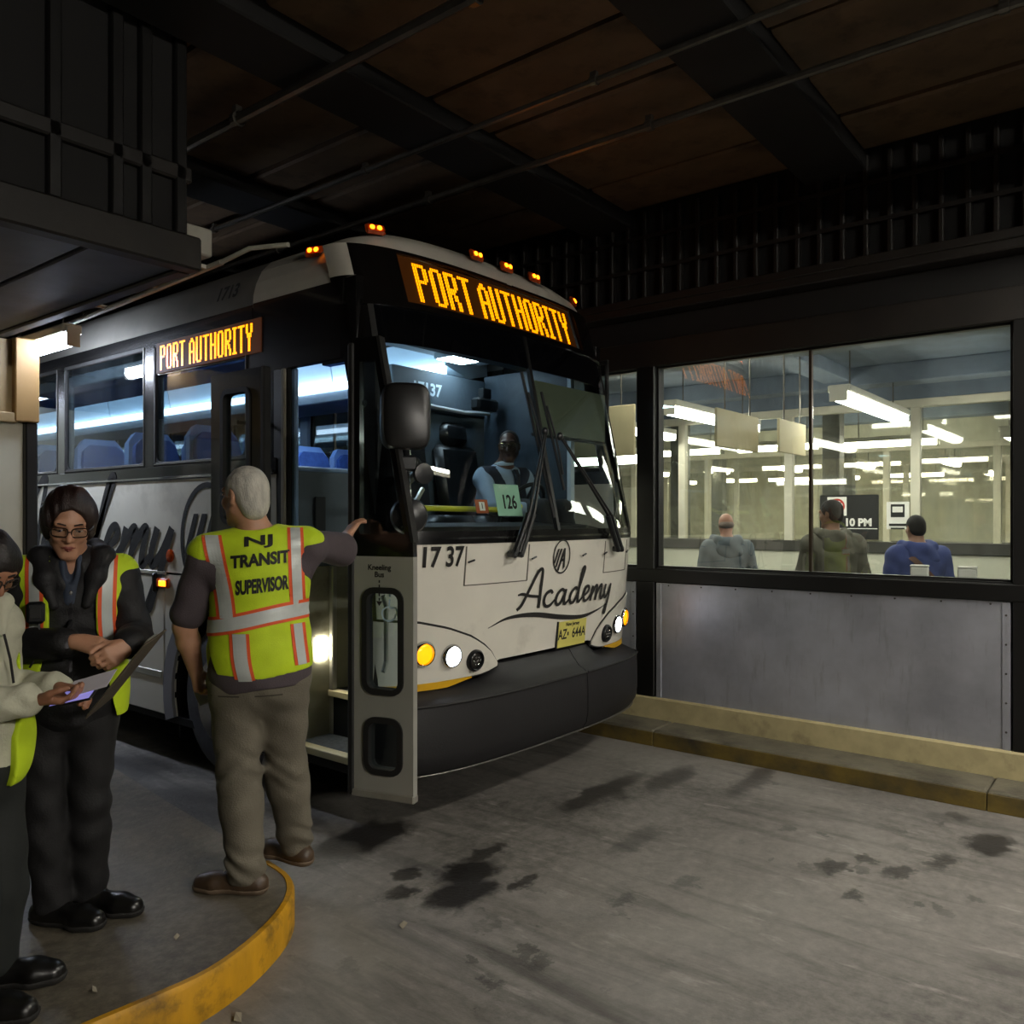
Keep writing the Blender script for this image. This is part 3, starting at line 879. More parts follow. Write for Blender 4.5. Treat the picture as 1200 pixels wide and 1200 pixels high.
def patch(mb, a, b, z0, z1, nx=16, nz=6, out=.0, thick=.03):
    f0 = z0 if callable(z0) else (lambda x: z0)
    f1 = z1 if callable(z1) else (lambda x: z1)
    A, Bk = [], []
    for j in range(nz + 1):
        ra, rb = [], []
        for x in xs(a, b, nx):
            z = f0(x) + (f1(x) - f0(x)) * j / nz
            p = Vector(fp(x, z, out)); ra.append(p)
            k = max(0.0, min(1.0, (abs(x) / 1.27 - .9) / .1))
            rb.append(p + Vector((-math.copysign(thick * k, x) , thick * (1 - k * .6), 0)))
        A.append(ra); Bk.append(rb)
    mb.solid_grid(A, Bk); return mb

# lower front panel, black window surround, header band
def fas_low(x): return .80 if abs(x) > .62 else .80 + .075 * min(1, (.62 - abs(x)) / .09)
patch(MB(), -1.27, 1.27, fas_low, 1.575, 60, 12).build('front_panel', BW, bus, True)
for a, b, nm in ((-.83, -.30, 'hatch_line'), (.60, 1.0, 'hatch_line')):
    g = MB()
    for za, zb in ((1.335, 1.341),): patch(g, a, b, za, zb, 8, 1, .003, .004)
    for xa in (a, b): patch(g, xa - .004, xa + .004, 1.337, 1.56, 1, 4, .003, .004)
    g.build(nm, mat('panel_gap', '5d594e', .6), bus)
for x in (-.80, -.26, .30, .585, .98):
    MB().tube([fp(x - .025, 1.472, .02), fp(x + .025, 1.482, .012)], .006, 6).build('hatch_latch', BLACKV, bus)
patch(MB(), -1.27, 1.27, 1.575, 1.648, 50, 2, .004).build('windscreen_lower_trim', BB, bus, True)
patch(MB(), -1.25, 1.25, 1.60, 1.612, 50, 1, .012, .01).build('chrome_trim_line', CHROME, bus, True)
patch(MB(), -1.27, -1.19, 1.645, 2.925, 6, 10, .002).build('corner_pillar', BB, bus, True)
patch(MB(), 1.19, 1.27, 1.645, 2.925, 6, 10, .002).build('corner_pillar', BB, bus, True)
for s in (-1, 1):
    patch(MB(), s * .012, s * 1.19, 1.648, 2.72, 24, 12, .0, .006).build('windscreen', WIND, bus, True)
    patch(MB(), s * .012, s * 1.19, 2.70, 2.925, 24, 3, .002, .012).build('windscreen_shade_band', BLACKTINT, bus, True)
    g = MB()
    patch(g, s * 1.175, s * 1.2, 1.64, 2.92, 2, 12, .008, .015); g.build('windscreen_seal', RUBBER, bus, True)
patch(MB(), -.014, .014, 1.64, 2.925, 2, 12, .012, .03).build('windscreen_divider', STEEL_BLACK, bus, True)
patch(MB(), -1.22, 1.22, 2.915, 2.94, 50, 1, .014, .02).build('windscreen_top_trim', BB, bus, True)

def level(z, n=28, y1=1.47, zz=None):
    w = float(np.interp(z, WZ, WX)); y0 = float(np.interp(z, PZ, PY)); pts = []
    for k in range(n + 1):
        t = -PI / 2 + PI * k / n
        st, ct = abs(math.sin(t)), abs(math.cos(t))
        pts.append((math.copysign(w * st ** (2 / NSE), t), y0 + DSE * min(1, w / 1.2) * (1 - ct ** (2 / NSE)), z))
    return [(-w, y1, z)] + pts + [(w, y1, z)]
def shell(mb, zs_, th=.03):
    A = [level(z) for z in zs_]
    Bk = [[(x * .975, y + (.03 if abs(x) < 1 else .0), z - .012) for x, y, z in r] for r in A]
    mb.solid_grid(A, Bk); return mb
# the black header band has an opening for the sign in the middle
def sub_band(a, b, z0, z1):
    return patch(MB(), a, b, z0, z1, 18, 4, 0, .03)
for a_, b_ in ((-1.225, -.97), (.80, 1.225)):
    sub_band(a_, b_, 2.94, 3.285).build('header_band', BB, bus, True)
for a_, b_ in ((-1.27, -1.225), (1.225, 1.27)):
    sub_band(a_, b_, 2.94, 3.09).build('header_band', BB, bus, True); sub_band(a_, b_, 3.09, 3.285).build('roof_cap_corner', BROOF, bus, True)
sub_band(-.97, .80, 3.265, 3.285).build('header_band', BB, bus, True)
sub_band(-.97, .80, 2.94, 2.962).build('header_band', BB, bus, True)
for s in (-1, 1):
    MB().box(s * 1.235, s * 1.268, .60, 1.47, 2.62 if s < 0 else 2.93, 3.07, .006).build('header_side', BB, bus)
    A = []; 
    for z in (3.06, 3.12, 3.2, 3.285):
        w = float(np.interp(z, WZ, WX)); A.append([(s * w, .66 if z < 3.2 else .72, z), (s * w, 1.47, z)])
    MB().solid_grid(A, [[(x - s * .03, y, z) for x, y, z in r] for r in A]).build('roof_cap_side', BROOF, bus)
shell(MB(), [3.28, 3.32, 3.36, 3.39, 3.42, 3.44, 3.455, 3.465, 3.47]).build('front_roof_cap', BROOF, bus, True)
MB().box(-.47, .47, .95, 1.47, 3.44, 3.472).build('front_roof_top', BROOF, bus)
# sign board and its lit pixels
sy = lambda x, z: float(np.interp(z, PZ, PY)) + .045 + .06 * abs(x / .97) ** 2.6
SB = MB()
A = [[(x, sy(x, z) + .006, z) for x in np.linspace(-.97, .80, 20)] for z in (2.96, 3.11, 3.266)]
SB.solid_grid(A, [[(x, y + .02, z) for x, y, z in r] for r in A])
SB.build('destination_sign_board', LEDBACK, bus)
dots, ncol = led_dots('PORT AUTHORITY')
D = MB(); pit = 1.575 / ncol; x0 = -.845
for c, r in dots:
    x = x0 + (c + .5) * pit; z = 2.992 + (r + .5) * .0205
    y = sy(x, z); h, hz = pit * .43, .0205 * .43
    D.add([(x - h, y, z - hz), (x + h, y, z - hz), (x + h, y + .002, z + hz), (x - h, y + .002, z + hz)], [(0, 1, 2, 3)])
D.build('destination_lettering', LED, bus, kind='stuff')
GLS = MB()
A = [[(x, sy(x, z) - .028, z) for x in np.linspace(-.97, .80, 20)] for z in (2.96, 3.266)]
GLS.solid_grid(A, [[(x, y + .004, z) for x, y, z in r] for r in A]).build('sign_glass', glass('sign_cover_glass', 'f4f2ec', .5, .03, .01), bus)

for s in (-1, 1): MB().box(s * 1.20, s * 1.262, .50, .80, 2.6 if s < 0 else 2.9, 3.075, .004).build('header_corner', BB, bus)
# clearance lamps on the roof edge
def clearance(p, nrm, lit=True):
    n = Vector(nrm).normalized(); up = Vector((0, 0, 1)); a = n.cross(up).normalized(); b = a.cross(n).normalized()
    M = Matrix((a, b, n)).transposed().to_4x4(); M.translation = Vector(p)
    r = MB().box(-.06, .06, -.035, .035, -.02, .012, .012, M).build('clearance_lamp', AMBER_HOUSE, bus)
    m = MB()
    for u in (-.022, .022): m.ell((0, 0, 0), (.016, .016, .01), 8, 6, Matrix.Translation((u, 0, .014)) )
    m.v = [tuple(M @ Vector(q)) for q in m.v]
    m.build('lamp_bulb', AMBER_LIT, r, True)
for x in (-.31, .0, .31): clearance((x, .44, 3.405), (0, -1, .35))
for s in (-1, 1):
    clearance((s * 1.03, .60, 3.41), (s * .45, -1, .5)); clearance((s * 1.215, .93, 3.30), (s * 1, -.35, .35))

# lamps on the lower front
def hz1(x):
    return float(np.interp(abs(x), [.50, .53, .60, .74, .92, 1.1, 1.27], [.84, .885, .955, 1.035, 1.10, 1.145, 1.16]))
def hz0(x): return float(np.interp(abs(x), [.50, .53, .60, .70, 1.27], [.835, .84, .812, .805, .80]))
for s in (-1, 1):
    h = MB(); patch(h, s * .50, s * 1.268, lambda x: hz0(x) - .006, lambda x: hz1(x) + .012, 22, 4, .006, .01).build('lamp_outline', RUBBER, bus, True)
    h = MB(); patch(h, s * .515, s * 1.268, lambda x: hz0(x) + .004, lambda x: hz1(x), 22, 6, .014, .014); hous = h.build('lamp_housing', BW, bus, True)
    h = MB(); patch(h, s * .72, s * 1.268, lambda x: float(np.interp(abs(x), [.72, .9, 1.27], [.798, .765, .765])), .806, 16, 1, .016, .014).build('yellow_stripe', YSTRIPE, bus, True)
    for xx, zz, m, rr, nm in ((1.06, .975, FLASH_LIT, .058, 'amber_lamp'), (.885, .945, HEAD_LIT, .055, 'headlamp'), (.71, .900, BLACKV, .05, 'fog_lamp')):
        P = Vector(fp(s * xx, zz, .016)); Q = Vector(fp(s * xx, zz, .05)); n = (Q - P).normalized()
        n = (n + Vector((0, -.9, 0))).normalized()
        ring = MB().lathe([(rr + .014, -.02), (rr + .014, .012), (rr + .004, .024), (rr, .02), (rr - .002, -.015)], P, n, 24).build(nm, CHROME if nm != 'fog_lamp' else BLACKV, bus, True)
        lens = MB().lathe([(rr, .004), (rr * .8, .014), (rr * .4, .019), (0, .02)], P, n, 20).build('lens', m if nm != 'fog_lamp' else mat('dark_lamp_lens', '35332f', .15, .3, .2), ring, True)
        if nm == 'fog_lamp':
            dots_ = MB(); a = n.cross(Vector((0, 0, 1))).normalized(); b = a.cross(n)
            for k in range(7):
                q = P + n * .018 + (a * math.cos(k * PI / 3) + b * math.sin(k * PI / 3)) * (.024 if k < 6 else 0)
                dots_.ell(q, (.008, .008, .008), 8, 6)
            dots_.build('reflector_cells', CHROME, ring, True)

# bumper with stepped top, two sections
def bumper(a, b, nm):
    prof = [(-.04, .85), (-.01, .845), (.02, .80), (.075, .735), (.11, .72), (.135, .70), (.142, .60), (.142, .44), (.13, .37), (.10, .325), (.04, .31), (-.04, .32)]
    m = MB(); rows = []
    for x in xs(a, b, 26):
        k = abs(x) / 1.27
        gx = (fy(max(-1.26, min(1.26, x)) + .004, .8) - fy(max(-1.26, min(1.26, x)) - .004, .8)) / .008 if abs(x) < 1.266 else math.copysign(40, x)
        n = Vector((gx, -1, 0)).normalized()
        T_ = .85 - .075 * min(1, max(0, (abs(x) - .50) / .12)); rows.append([(x * .985 + n.x * o * (1 - .75 * max(0, k - .9) / .1), fy(x, .8) + n.y * o, z if z < .74 else (.735 + (T_ - .735) * (z - .735) / .115)) for o, z in prof])
    n = len(prof)
    vs = [p for r in rows for p in r]
    fs = [(i * n + j, i * n + (j + 1) % n, (i + 1) * n + (j + 1) % n, (i + 1) * n + j) for i in range(len(rows) - 1) for j in range(n)]
    fs += [tuple(range(n)), tuple((len(rows) - 1) * n + j for j in range(n))[::-1]]
    m.add(vs, fs); o = m.build(nm, BUMP, bus, True)
    g = MB()
    g.tube([Vector(r[5]) + Vector((0, -.004, .002)) for r in rows], .009, 6)
    g.build('bumper_bead', RUBBER, o, True)
    g = MB(); g.tube([Vector(r[9]) + Vector((0, -.006, -.004)) for r in rows], .005, 6); g.build('bumper_lip', mat('worn_metal_lip', '6b6963', .4, .6, .2), o, True)
bumper(-1.268, .268, 'bumper_section'); bumper(.276, 1.268, 'bumper_section')
for s in (-1, 1):
    MB().box(s * 1.20, s * 1.268, .46, .46 + (.02 if s < 0 else .9), .32, .84, .02).build('bumper_side', BUMP, bus)

# lettering and badge on the front
G = MB()
sc = 1.10 / 8.4
k_ = lambda x, z: fp(-.36 + x * sc, 1.155 + z * .102, .005)
for i_, st in enumerate(SCRIPT_WORD): ribbon2d([(a + b * .10, b, w * 1.05) for a, b, w in st], lambda x, z, i_=i_: fp(-.36 + x * sc, 1.155 + z * .102, .005 + .0004 * i_), G, 6)
G.build('script_lettering', PRINT, bus)
G = MB()
ribbon2d([(-.62, 1.075, .004), (-.45, 1.12, .018), (-.2, 1.118, .03), (.1, 1.075, .032), (.35, 1.055, .026), (.55, 1.08, .014), (.68, 1.115, .003)], lambda x, z: fp(x, z, .005), G, 8)
G.build('swoosh', PRINT, bus)
G = MB(); emblem(G, lambda x, z: fp(.05 + x, 1.472 + z, .005), .112); G.build('oval_badge', PRINT, bus)
G = MB(); V, Fc = text_tris('17 37', .155, .004, 'LEFT', .05, .82); lettering(G, V, Fc, lambda x, z: fp(-1.12 + x * .93, 1.50 + z, .005)); G.build('fleet_number', PRINT, bus)
# number plate
pl = MB(); 
def pp_(x, z, o): return (.24 + x, fy(.24, .955) - .012 - o + (z) * -.10 , .955 + z)
A = [[pp_(x, z, .0) for x in (-.165, .165)] for z in (-.085, .085)]
pl.solid_grid(A, [[pp_(x, z, -.006) for x in (-.165, .165)] for z in (-.085, .085)])
plate = pl.build('number_plate', mat('plate_yellow', 'd8cf6a', .45, 0, .12, 3, coat=.3), bus)
G = MB(); V, Fc = text_tris('AZ   644A', .092, .002, sx=.80); lettering(G, V, Fc, lambda x, z: pp_(x, z - .003, .0015)); G.add([pp_(-.048 + u, v, .0015) for u, v in ((-.008, -.012), (.008, -.012), (.008, .012), (-.008, .012))], [(0, 1, 2, 3)])
V, Fc = text_tris('New Jersey', .034, .001); lettering(G, V, Fc, lambda x, z: pp_(x, z + .062, .0015))
G.build('plate_lettering', PRINT, plate)
b_ = MB(); A = [[pp_(x, z, .002) for x in (-.172, -.162)] for z in (-.09, .09)]; b_.solid_grid(A, [[pp_(x, z, -.008) for x in (-.172, -.162)] for z in (-.09, .09)]); b_.build('plate_frame', BLACKV, plate)

# wipers
def wiper(base, knee, b0, b1, s):
    arm = MB()
    for d in (-.022, .022):
        arm.tube([fp(base[0] + d, base[1], .05), fp(base[0] * .7 + knee[0] * .3 + d, base[1] * .7 + knee[1] * .3, .075), fp(knee[0] + d * .4, knee[1], .05)], [.015, .011, .006], 8)
    o = arm.build('wiper', STEEL_BLACK, bus, True)
    m = MB()
    for d in (-.03, .03):
        m.tube([fp(base[0] + d, base[1] - .01, .02), fp(base[0] + d, base[1] - .01, .07)], .02, 8)
        m.tube([fp(base[0] + d, base[1] - .02, .06), fp(base[0] * .72 + knee[0] * .28 + d * .8, base[1] * .72 + knee[1] * .28, .07)], .019, 8)
    m.build('wiper_spring_cover', BLACKV, o, True)
    m = MB(); n = 8
    m.tube([fp(b0[0] + (b1[0] - b0[0]) * i / n, b0[1] + (b1[1] - b0[1]) * i / n, .012) for i in range(n + 1)], .011, 6)
    m.tube([fp(b0[0] + (b1[0] - b0[0]) * (.15 + .7 * i / n), b0[1] + (b1[1] - b0[1]) * (.15 + .7 * i / n), .03 + .012 * math.sin(PI * i / n)) for i in range(n + 1)], .008, 6)
    m.build('wiper_blade', RUBBER, o, True)
    MB().ell(fp(knee[0], knee[1], .045), (.028, .02, .028), 10, 8).build('wiper_pivot', BLACKV, o, True)
    MB().tube([fp(knee[0] * .6 + base[0] * .4 - .03, knee[1] * .6 + base[1] * .4, .06), fp(knee[0] * .6 + base[0] * .4 + .03, knee[1] * .6 + base[1] * .4, .06)], .006, 6).build('cross_link', STEEL_BLACK, o)
wiper((-.476, 1.52), (-.01, 2.27), (-.11, 2.66), (-.035, 1.72), -1)
wiper((.72, 1.515), (.15, 2.25), (.075, 2.55), (.135, 1.9), 1)

# ------------------------------------------------------------------ right side (door side) and left side
def sidebox(s, nm, m, y0, y1, z0, z1, out=0.0, th=.04, ch=.004, lab=None, par=bus):
    return MB().box(s * (1.27 + out), s * (1.27 + out - th), y0, y1, z0, z1, ch).build(nm, m, par, False, lab)
YR = 13.55
win = [(1.52, 2.68)] + [(2.80 + 1.44 * i, 2.80 + 1.44 * i + 1.32) for i in range(7)]
def arch(s, yc, r, y0, y1, z0, z1, m, nm='fender_panel'):
    g = MB(); pts = [(y0, z0)]
    a0 = math.asin(max(-1, min(1, (z0 - .52) / r)))
    for k in range(17):
        a = PI - a0 - (PI - 2 * a0) * k / 16
        pts.append((yc + r * math.cos(a), .52 + r * math.sin(a)))
    pts += [(y1, z0), (y1, z1), (y0, z1)]
    g.prism(pts, lambda u, v, w: (s * (1.27 - w), u, v), .03)
    o = g.build(nm, m, bus)
    g = MB(); ring = []
    A, Bk = [], []
    for k in range(21):
        a = PI - a0 - (PI - 2 * a0) * k / 20
        A.append([(s * 1.276, yc + (r + d) * math.cos(a), .52 + (r + d) * math.sin(a)) for d in (-.005, .11)])
        Bk.append([(s * 1.255, yc + (r + d) * math.cos(a), .52 + (r + d) * math.sin(a)) for d in (-.005, .11)])
    g.solid_grid(A, Bk); g.build('wheel_arch_flare', mat('lavender_grey_flare', '8e8d93', .4, 0, .1), o, True)
    g = MB(); A, Bk = [], []
    for k in range(21):
        a = PI - a0 - (PI - 2 * a0) * k / 20
        A.append([(s * q, yc + r * math.cos(a), .52 + r * math.sin(a)) for q in (1.25, .75)])
        Bk.append([(s * q, yc + (r + .03) * math.cos(a), .52 + (r + .03) * math.sin(a)) for q in (1.25, .75)])
    g.solid_grid(A, Bk); g.build('wheel_well', RUBBER, o, True)
for s in (-1, 1):
    first = win if s < 0 else [(.42, 1.40)] + win
    y_front = 1.22 if s < 0 else .36
    sidebox(s, 'side_panel', BW, y_front, YR, 1.335, 1.99)
    sidebox(s, 'belt_band', BB, y_front, YR, 1.985, 2.09, .002)
    MB().box(s * 1.272, s * 1.284, y_front + .02, YR, 1.995, 2.012, .003).build('belt_trim', CHROME, bus)
    MB().box(s * 1.268, s * 1.279, 2.5, YR, 1.318, 1.345, .003).build('rub_rail', STEEL, bus)
    sidebox(s, 'window_head_band', BB, 1.47, YR, 2.955, 3.06)
    # windows: glass, rounded rubber frame and pillar between
    for i, (a, b) in enumerate(first):
        ztop = 2.96
        MB().box(s * 1.252, s * 1.258, a, b, 2.10, ztop).build('side_window', TINT, bus)
        fr = MB()
        for r0, r1 in (((a - .0, a + .03), (2.085, ztop)), ((b - .03, b), (2.085, ztop))): fr.box(s * 1.246, s * 1.272, *r0, *r1, .006)
        fr.box(s * 1.246, s * 1.272, a, b, 2.085, 2.118, .006); fr.box(s * 1.246, s * 1.272, a, b, ztop - .025, ztop + .01, .006)
        for (cy, cz, a0) in ((a + .03, 2.118, 180), (b - .03, 2.118, 270)):
            tri = [(cy, cz)] + [(cy + (.06 if a0 == 180 else -.06) + .06 * math.cos(math.radians(a0 + 90 * k / 6)), cz + .06 + .06 * math.sin(math.radians(a0 + 90 * k / 6))) for k in range(7)]
            fr.prism(tri, lambda u, v, w: (s * (1.268 - w), u, v), .02)
        fr.build('window_surround', RUBBER, bus)
        fr2 = MB(); fr2.box(s * 1.272, s * 1.276, a + .012, a + .022, 2.10, ztop, .002); fr2.box(s * 1.272, s * 1.276, a + .012, b - .012, 2.098, 2.106, .002); fr2.build('window_trim', mat('dull_trim', '6e6d68', .35, .8), bus)
        nxt = first[i + 1][0] if i + 1 < len(first) else YR
        sidebox(s, 'window_pillar', BB, b - .004, nxt + .004, 2.085, 2.96, 0, .06)
    # lower flank
    arch(s, 1.83, .60, y_front if s < 0 else 1.22, 2.52, .33, 1.32, BW)
    if s > 0: sidebox(s, 'front_flank', BW, .40, 1.216, .33, 1.32)
    y = 2.53
    while y < 8.2:
        d = sidebox(s, 'baggage_door', BW, y, y + 1.30, .33, 1.31, .002, .03, .008)
        MB().box(s * 1.272, s * 1.282, y + .02, y + 1.28, .585, .635, .006).build('door_rail', STEEL, d)
        MB().box(s * 1.272, s * 1.29, y + .58, y + .72, .42, .47, .006).build('handle', CHROME, d)
        y += 1.306
    arch(s, 9.45, .62, y, 10.4, .33, 1.32, BW)
    sidebox(s, 'engine_flank', BW, 10.4, YR, .33, 1.32)
sidebox(-1, 'door_header', BB, .62, 1.47, 2.62, 2.98)
# front door post and rear door jamb
MB().box(-1.268, -1.20, 1.10, 1.26, .34, 2.64, .01).build('door_jamb', STEEL_BLACK, bus)
MB().box(-1.285, -1.262, 1.125, 1.16, .40, 2.62, .006).build('door_seal', mat('pale_door_seal', '8f8a7c', .6), bus)
MB().box(-1.268, -1.19, 1.25, 1.52, 1.335, 2.96, .01).build('rear_door_post', BB, bus)
MB().box(-1.268, -1.20, .33, .46, .34, 2.64, .01).build('front_door_post', STEEL_BLACK, bus)
sidebox(-1, 'sill_flank', BW, 1.10, 1.24, .33, 1.34)
# side sign in the head of the first window
MB().box(-1.262, -1.20, 1.36, 2.68, 2.735, 2.975, .008).build('side_sign_box', BB, bus)
MB().box(-1.276, -1.262, 1.37, 2.63, 2.75, 2.965).build('side_sign_board', LEDBACK, bus)
D = MB(); pit = 1.12 / ncol
for c, r in dots:
    yy = 2.575 - (c + .5) * pit; z = 2.768 + (r + .5) * .0145; h, hz = pit * .45, .0145 * .45
    D.add([(-1.2785, yy + h, z - hz), (-1.2785, yy - h, z - hz), (-1.2785, yy - h, z + hz), (-1.2785, yy + h, z + hz)], [(0, 1, 2, 3)])
D.build('side_sign_lettering', LED, bus, kind='stuff')
# big script and badge on the flank, fleet number at the roof
for s in (-1, 1):
    G = MB()
    for i_, st in enumerate(SCRIPT_WORD):
        fn = (lambda x, z, i_=i_: (-1.274 - .0004 * i_, 5.18 - x * .325, 1.36 + z * .29)) if s < 0 else (lambda x, z, i_=i_: (1.274 + .0004 * i_, 2.9 + x * .325, 1.36 + z * .29))
        ribbon2d([(a + b * .35, b, w * 1.22) for a, b, w in st], fn, G, 6)
    G.build('script_lettering', PRINT, bus)
    fn = (lambda x, z: (-1.274, 1.98 - x, 1.575 + z)) if s < 0 else (lambda x, z: (1.274, 6.4 + x, 1.575 + z))
    G = MB(); emblem(G, fn, .385); G.build('oval_badge', PRINT, bus)
G = MB(); V, Fc = text_tris('1713', .13, .004); 
def roofp(y, z): return (-float(np.interp(z, WZ, WX)) - .004, y, z)
lettering(G, V, Fc, lambda x, z: roofp(1.78 - x, 3.19 + z)); G.build('roof_number', PRINT, bus)
# marker lamps on the flank
MB().lathe([(.045, 0), (.045, .012), (.03, .02), (0, .022)], (-1.272, 2.44, 1.455), (-1, 0, 0), 18).build('round_reflector', AMBER_HOUSE, bus, True)
o = MB().box(-1.30, -1.268, 2.44, 2.60, 1.225, 1.295, .012).build('side_marker_lamp', AMBER_HOUSE, bus)
MB().box(-1.305, -1.298, 2.46, 2.55, 1.24, 1.28, .003).build('lamp_bulb', AMBER_LIT, o)
MB().box(-1.31, -1.27, 2.60, 2.64, 1.19, 1.33, .012).build('lamp_guard', BLACKV, o)
# roof
prof = [(1.268, 3.04), (1.262, 3.12), (1.24, 3.20), (1.205, 3.28), (1.13, 3.36), (.98, 3.42), (.72, 3.455), (.4, 3.468), (0, 3.472)]
full = [(x, z) for x, z in prof] + [(-x, z) for x, z in prof[-2::-1]]
A = [[(x, y, z) for x, z in full] for y in (1.47, 5, 9, YR)]
MB().solid_grid(A, [[(x * .97, y, z - .035) for x, y, z in r] for r in A]).build('roof', BGREY, bus, True)
MB().box(-1.27, 1.27, YR, YR + .05, .33, 3.40, .02).build('rear_panel', BW, bus)
MB().box(-1.25, 1.25, .45, YR, .28, .33).build('belly_pan', SOOT, bus)

# wheels
def wheel(s, yc):
    W_ = MB().lathe([(.30, 0), (.40, -.005), (.475, .02), (.51, .06), (.52, .12), (.515, .20), (.49, .26), (.42, .285), (.31, .28)], (s * 1.25 - (.09 if s > 0 else 0), yc, .52), (-s, 0, 0), 40).build('wheel', mat('dusty_tyre', '55555a', .75, 0, .35, 8, bump=.2), bus, True)
    MB().lathe([(.30, .0), (.295, .02), (.28, .03), (.255, .055), (.22, .06), (.19, .085), (.14, .09), (.12, .05), (.11, .02), (.06, .0), (0, -.005)], (s * 1.256 - (.09 if s > 0 else 0), yc, .52), (-s, 0, 0), 36).build('rim', mat('polished_rim', 'c2c2c4', .22, .9, .1), W_, True)
    n = MB()
    for k in range(10):
        a = 2 * PI * k / 10
        n.lathe([(.018, 0), (.018, -.03), (.012, -.035), (0, -.036)], (s * 1.185 - (.09 if s > 0 else 0), yc + .165 * math.cos(a), .52 + .165 * math.sin(a)), (-s, 0, 0), 6)
    n.build('lug_nuts', BLACKV, W_)
    h = MB()
    for k in range(8):
        a = 2 * PI * (k + .5) / 8
        h.lathe([(.03, 0), (.03, .006)], (s * 1.216 - (.09 if s > 0 else 0), yc + .235 * math.cos(a), .52 + .235 * math.sin(a)), (s, 0, 0), 10)
    h.build('rim_holes', BLACKV, W_)
for yc in (1.83, 9.45):
    for s in (-1, 1): wheel(s, yc)
for s in (-1, 1):
    MB().box(s * .9, s * 1.2, 2.44, 2.46, .16, .8, .004).build('mud_flap', RUBBER, bus)

# ------------------------------------------------------------------ open door leaves (swung out parallel to the flank)
def leaf(org, ang, w, wins, nm, z0=.345, split=1.52, ztop=2.60):
    r = empty(nm, org, ang, parent=bus)
    def slab(za, zb, m, holes, lab):
        g = MB(); ys = [0, w]
        cuts = sorted(holes, key=lambda h: h[2]); z = za
        for (ya, yb, zA, zB) in cuts:
            g.box(-.02, .02, 0, w, z, zA); g.box(-.02, .02, 0, ya, zA, zB); g.box(-.02, .02, yb, w, zA, zB); z = zB
        g.box(-.02, .02, 0, w, z, zb); return g.build(lab, m, r)
    slab(z0, split, DOORGREY if nm == 'front_door_leaf' else BB, [h for h in wins if h[3] < split], 'lower_panel')
    slab(split, ztop, BB, [h for h in wins if h[2] >= split], 'upper_panel')
    for (ya, yb, zA, zB) in wins:
        g = MB()
        rr = .05
        def rrect(d):
            out = []
            for cy, cz, a0 in ((yb - rr, zB - rr, 0), (ya + rr, zB - rr, 90), (ya + rr, zA + rr, 180), (yb - rr, zA + rr, 270)):
                for k in range(6):
                    a = math.radians(a0 + 90 * k / 5); out.append((cy + (rr + d) * math.cos(a), cz + (rr + d) * math.sin(a)))
            return out
        o_, i_ = rrect(.018), rrect(-.012)
        n = len(o_)
        vs = [(-.03, y, z) for y, z in o_] + [(-.03, y, z) for y, z in i_] + [(.03, y, z) for y, z in o_] + [(.03, y, z) for y, z in i_]
        fs = []
        for k in range(n):
            j = (k + 1) % n
            fs += [(k, j, n + j, n + k), (2 * n + k, 3 * n + k, 3 * n + j, 2 * n + j), (k, 2 * n + k, 2 * n + j, j), (n + k, n + j, 3 * n + j, 3 * n + k)]
        g.add(vs, fs); g.build('window_gasket', RUBBER, r, True)
        MB().box(-.004, .004, ya, yb, zA, zB).build('door_glass', glass('door_glass', 'dfe8ea', .8, .06, .0) if 'door_glass' not in MATS else MATS['door_glass'], r)
    return r
fl = leaf((-1.455, -.155, 0), math.radians(16), .35, [(.075, .26, .47, .72), (.07, .27, .865, 1.36)], 'front_door_leaf', ztop=1.53, split=1.53)
g = MB()
fe = lambda z: .195 * max(0, (z - 1.62) / (2.62 - 1.62))         # the leading edge leans back with the windscreen
def bar(poly): g.prism(poly, lambda u, v, w: (-.02 + w, u, v), .04)
bar([(0, 1.53), (.35, 1.53), (.35, 1.64), (fe(1.64), 1.64)])
bar([(fe(1.64), 1.64), (fe(1.64) + .045, 1.64), (fe(2.5) + .045, 2.50), (fe(2.5), 2.50)])
bar([(.305, 1.64), (.35, 1.64), (.35, 2.5), (.305, 2.5)])
bar([(fe(2.5), 2.5), (.35, 2.5), (.35, 2.62), (fe(2.62), 2.62)])
g.build('upper_panel', BB, fl)
g = MB(); g.prism([(fe(1.64) + .04, 1.64), (.31, 1.64), (.31, 2.5), (fe(2.5) + .04, 2.5)], lambda u, v, w: (-.004 + w, u, v), .008); g.build('door_glass', MATS['door_glass'], fl)
g = MB(); g.prism([(-.006, 1.6), (.012, 1.6), (fe(2.62) + .012, 2.62), (fe(2.62) - .006, 2.62)], lambda u, v, w: (-.026 + w, u, v), .052); g.build('edge_rubber', RUBBER, fl)
MB().box(-.028, .028, .335, .375, .34, 2.60, .01).build('edge_rubber', RUBBER, fl)
MB().box(-.026, .026, -.004, .352, .33, .37, .006).build('kick_strip', mat('scuffed_kick_strip', '97948a', .5, .3, .3), fl)
fr = leaf((-1.45, 1.08, 0), 0, .53, [(.13, .38, 1.10, 1.36), (.13, .40, 1.70, 2.48)], 'rear_door_leaf')
MB().box(-.028, .028, -.03, .01, .36, 2.60, .01).build('edge_rubber', RUBBER, fr)
for z in (1.2, 2.3): MB().tube([(0.02, .3, z), (.10, .30, z), (.20, .22, z)], .014, 8).build('hinge_arm', STEEL_BLACK, fr)
for z in (1.2, 2.3): MB().tube([(.02, .30, z), (.10, .36, z), (.22, .46, z)], .014, 8).build('hinge_arm', STEEL_BLACK, fl)
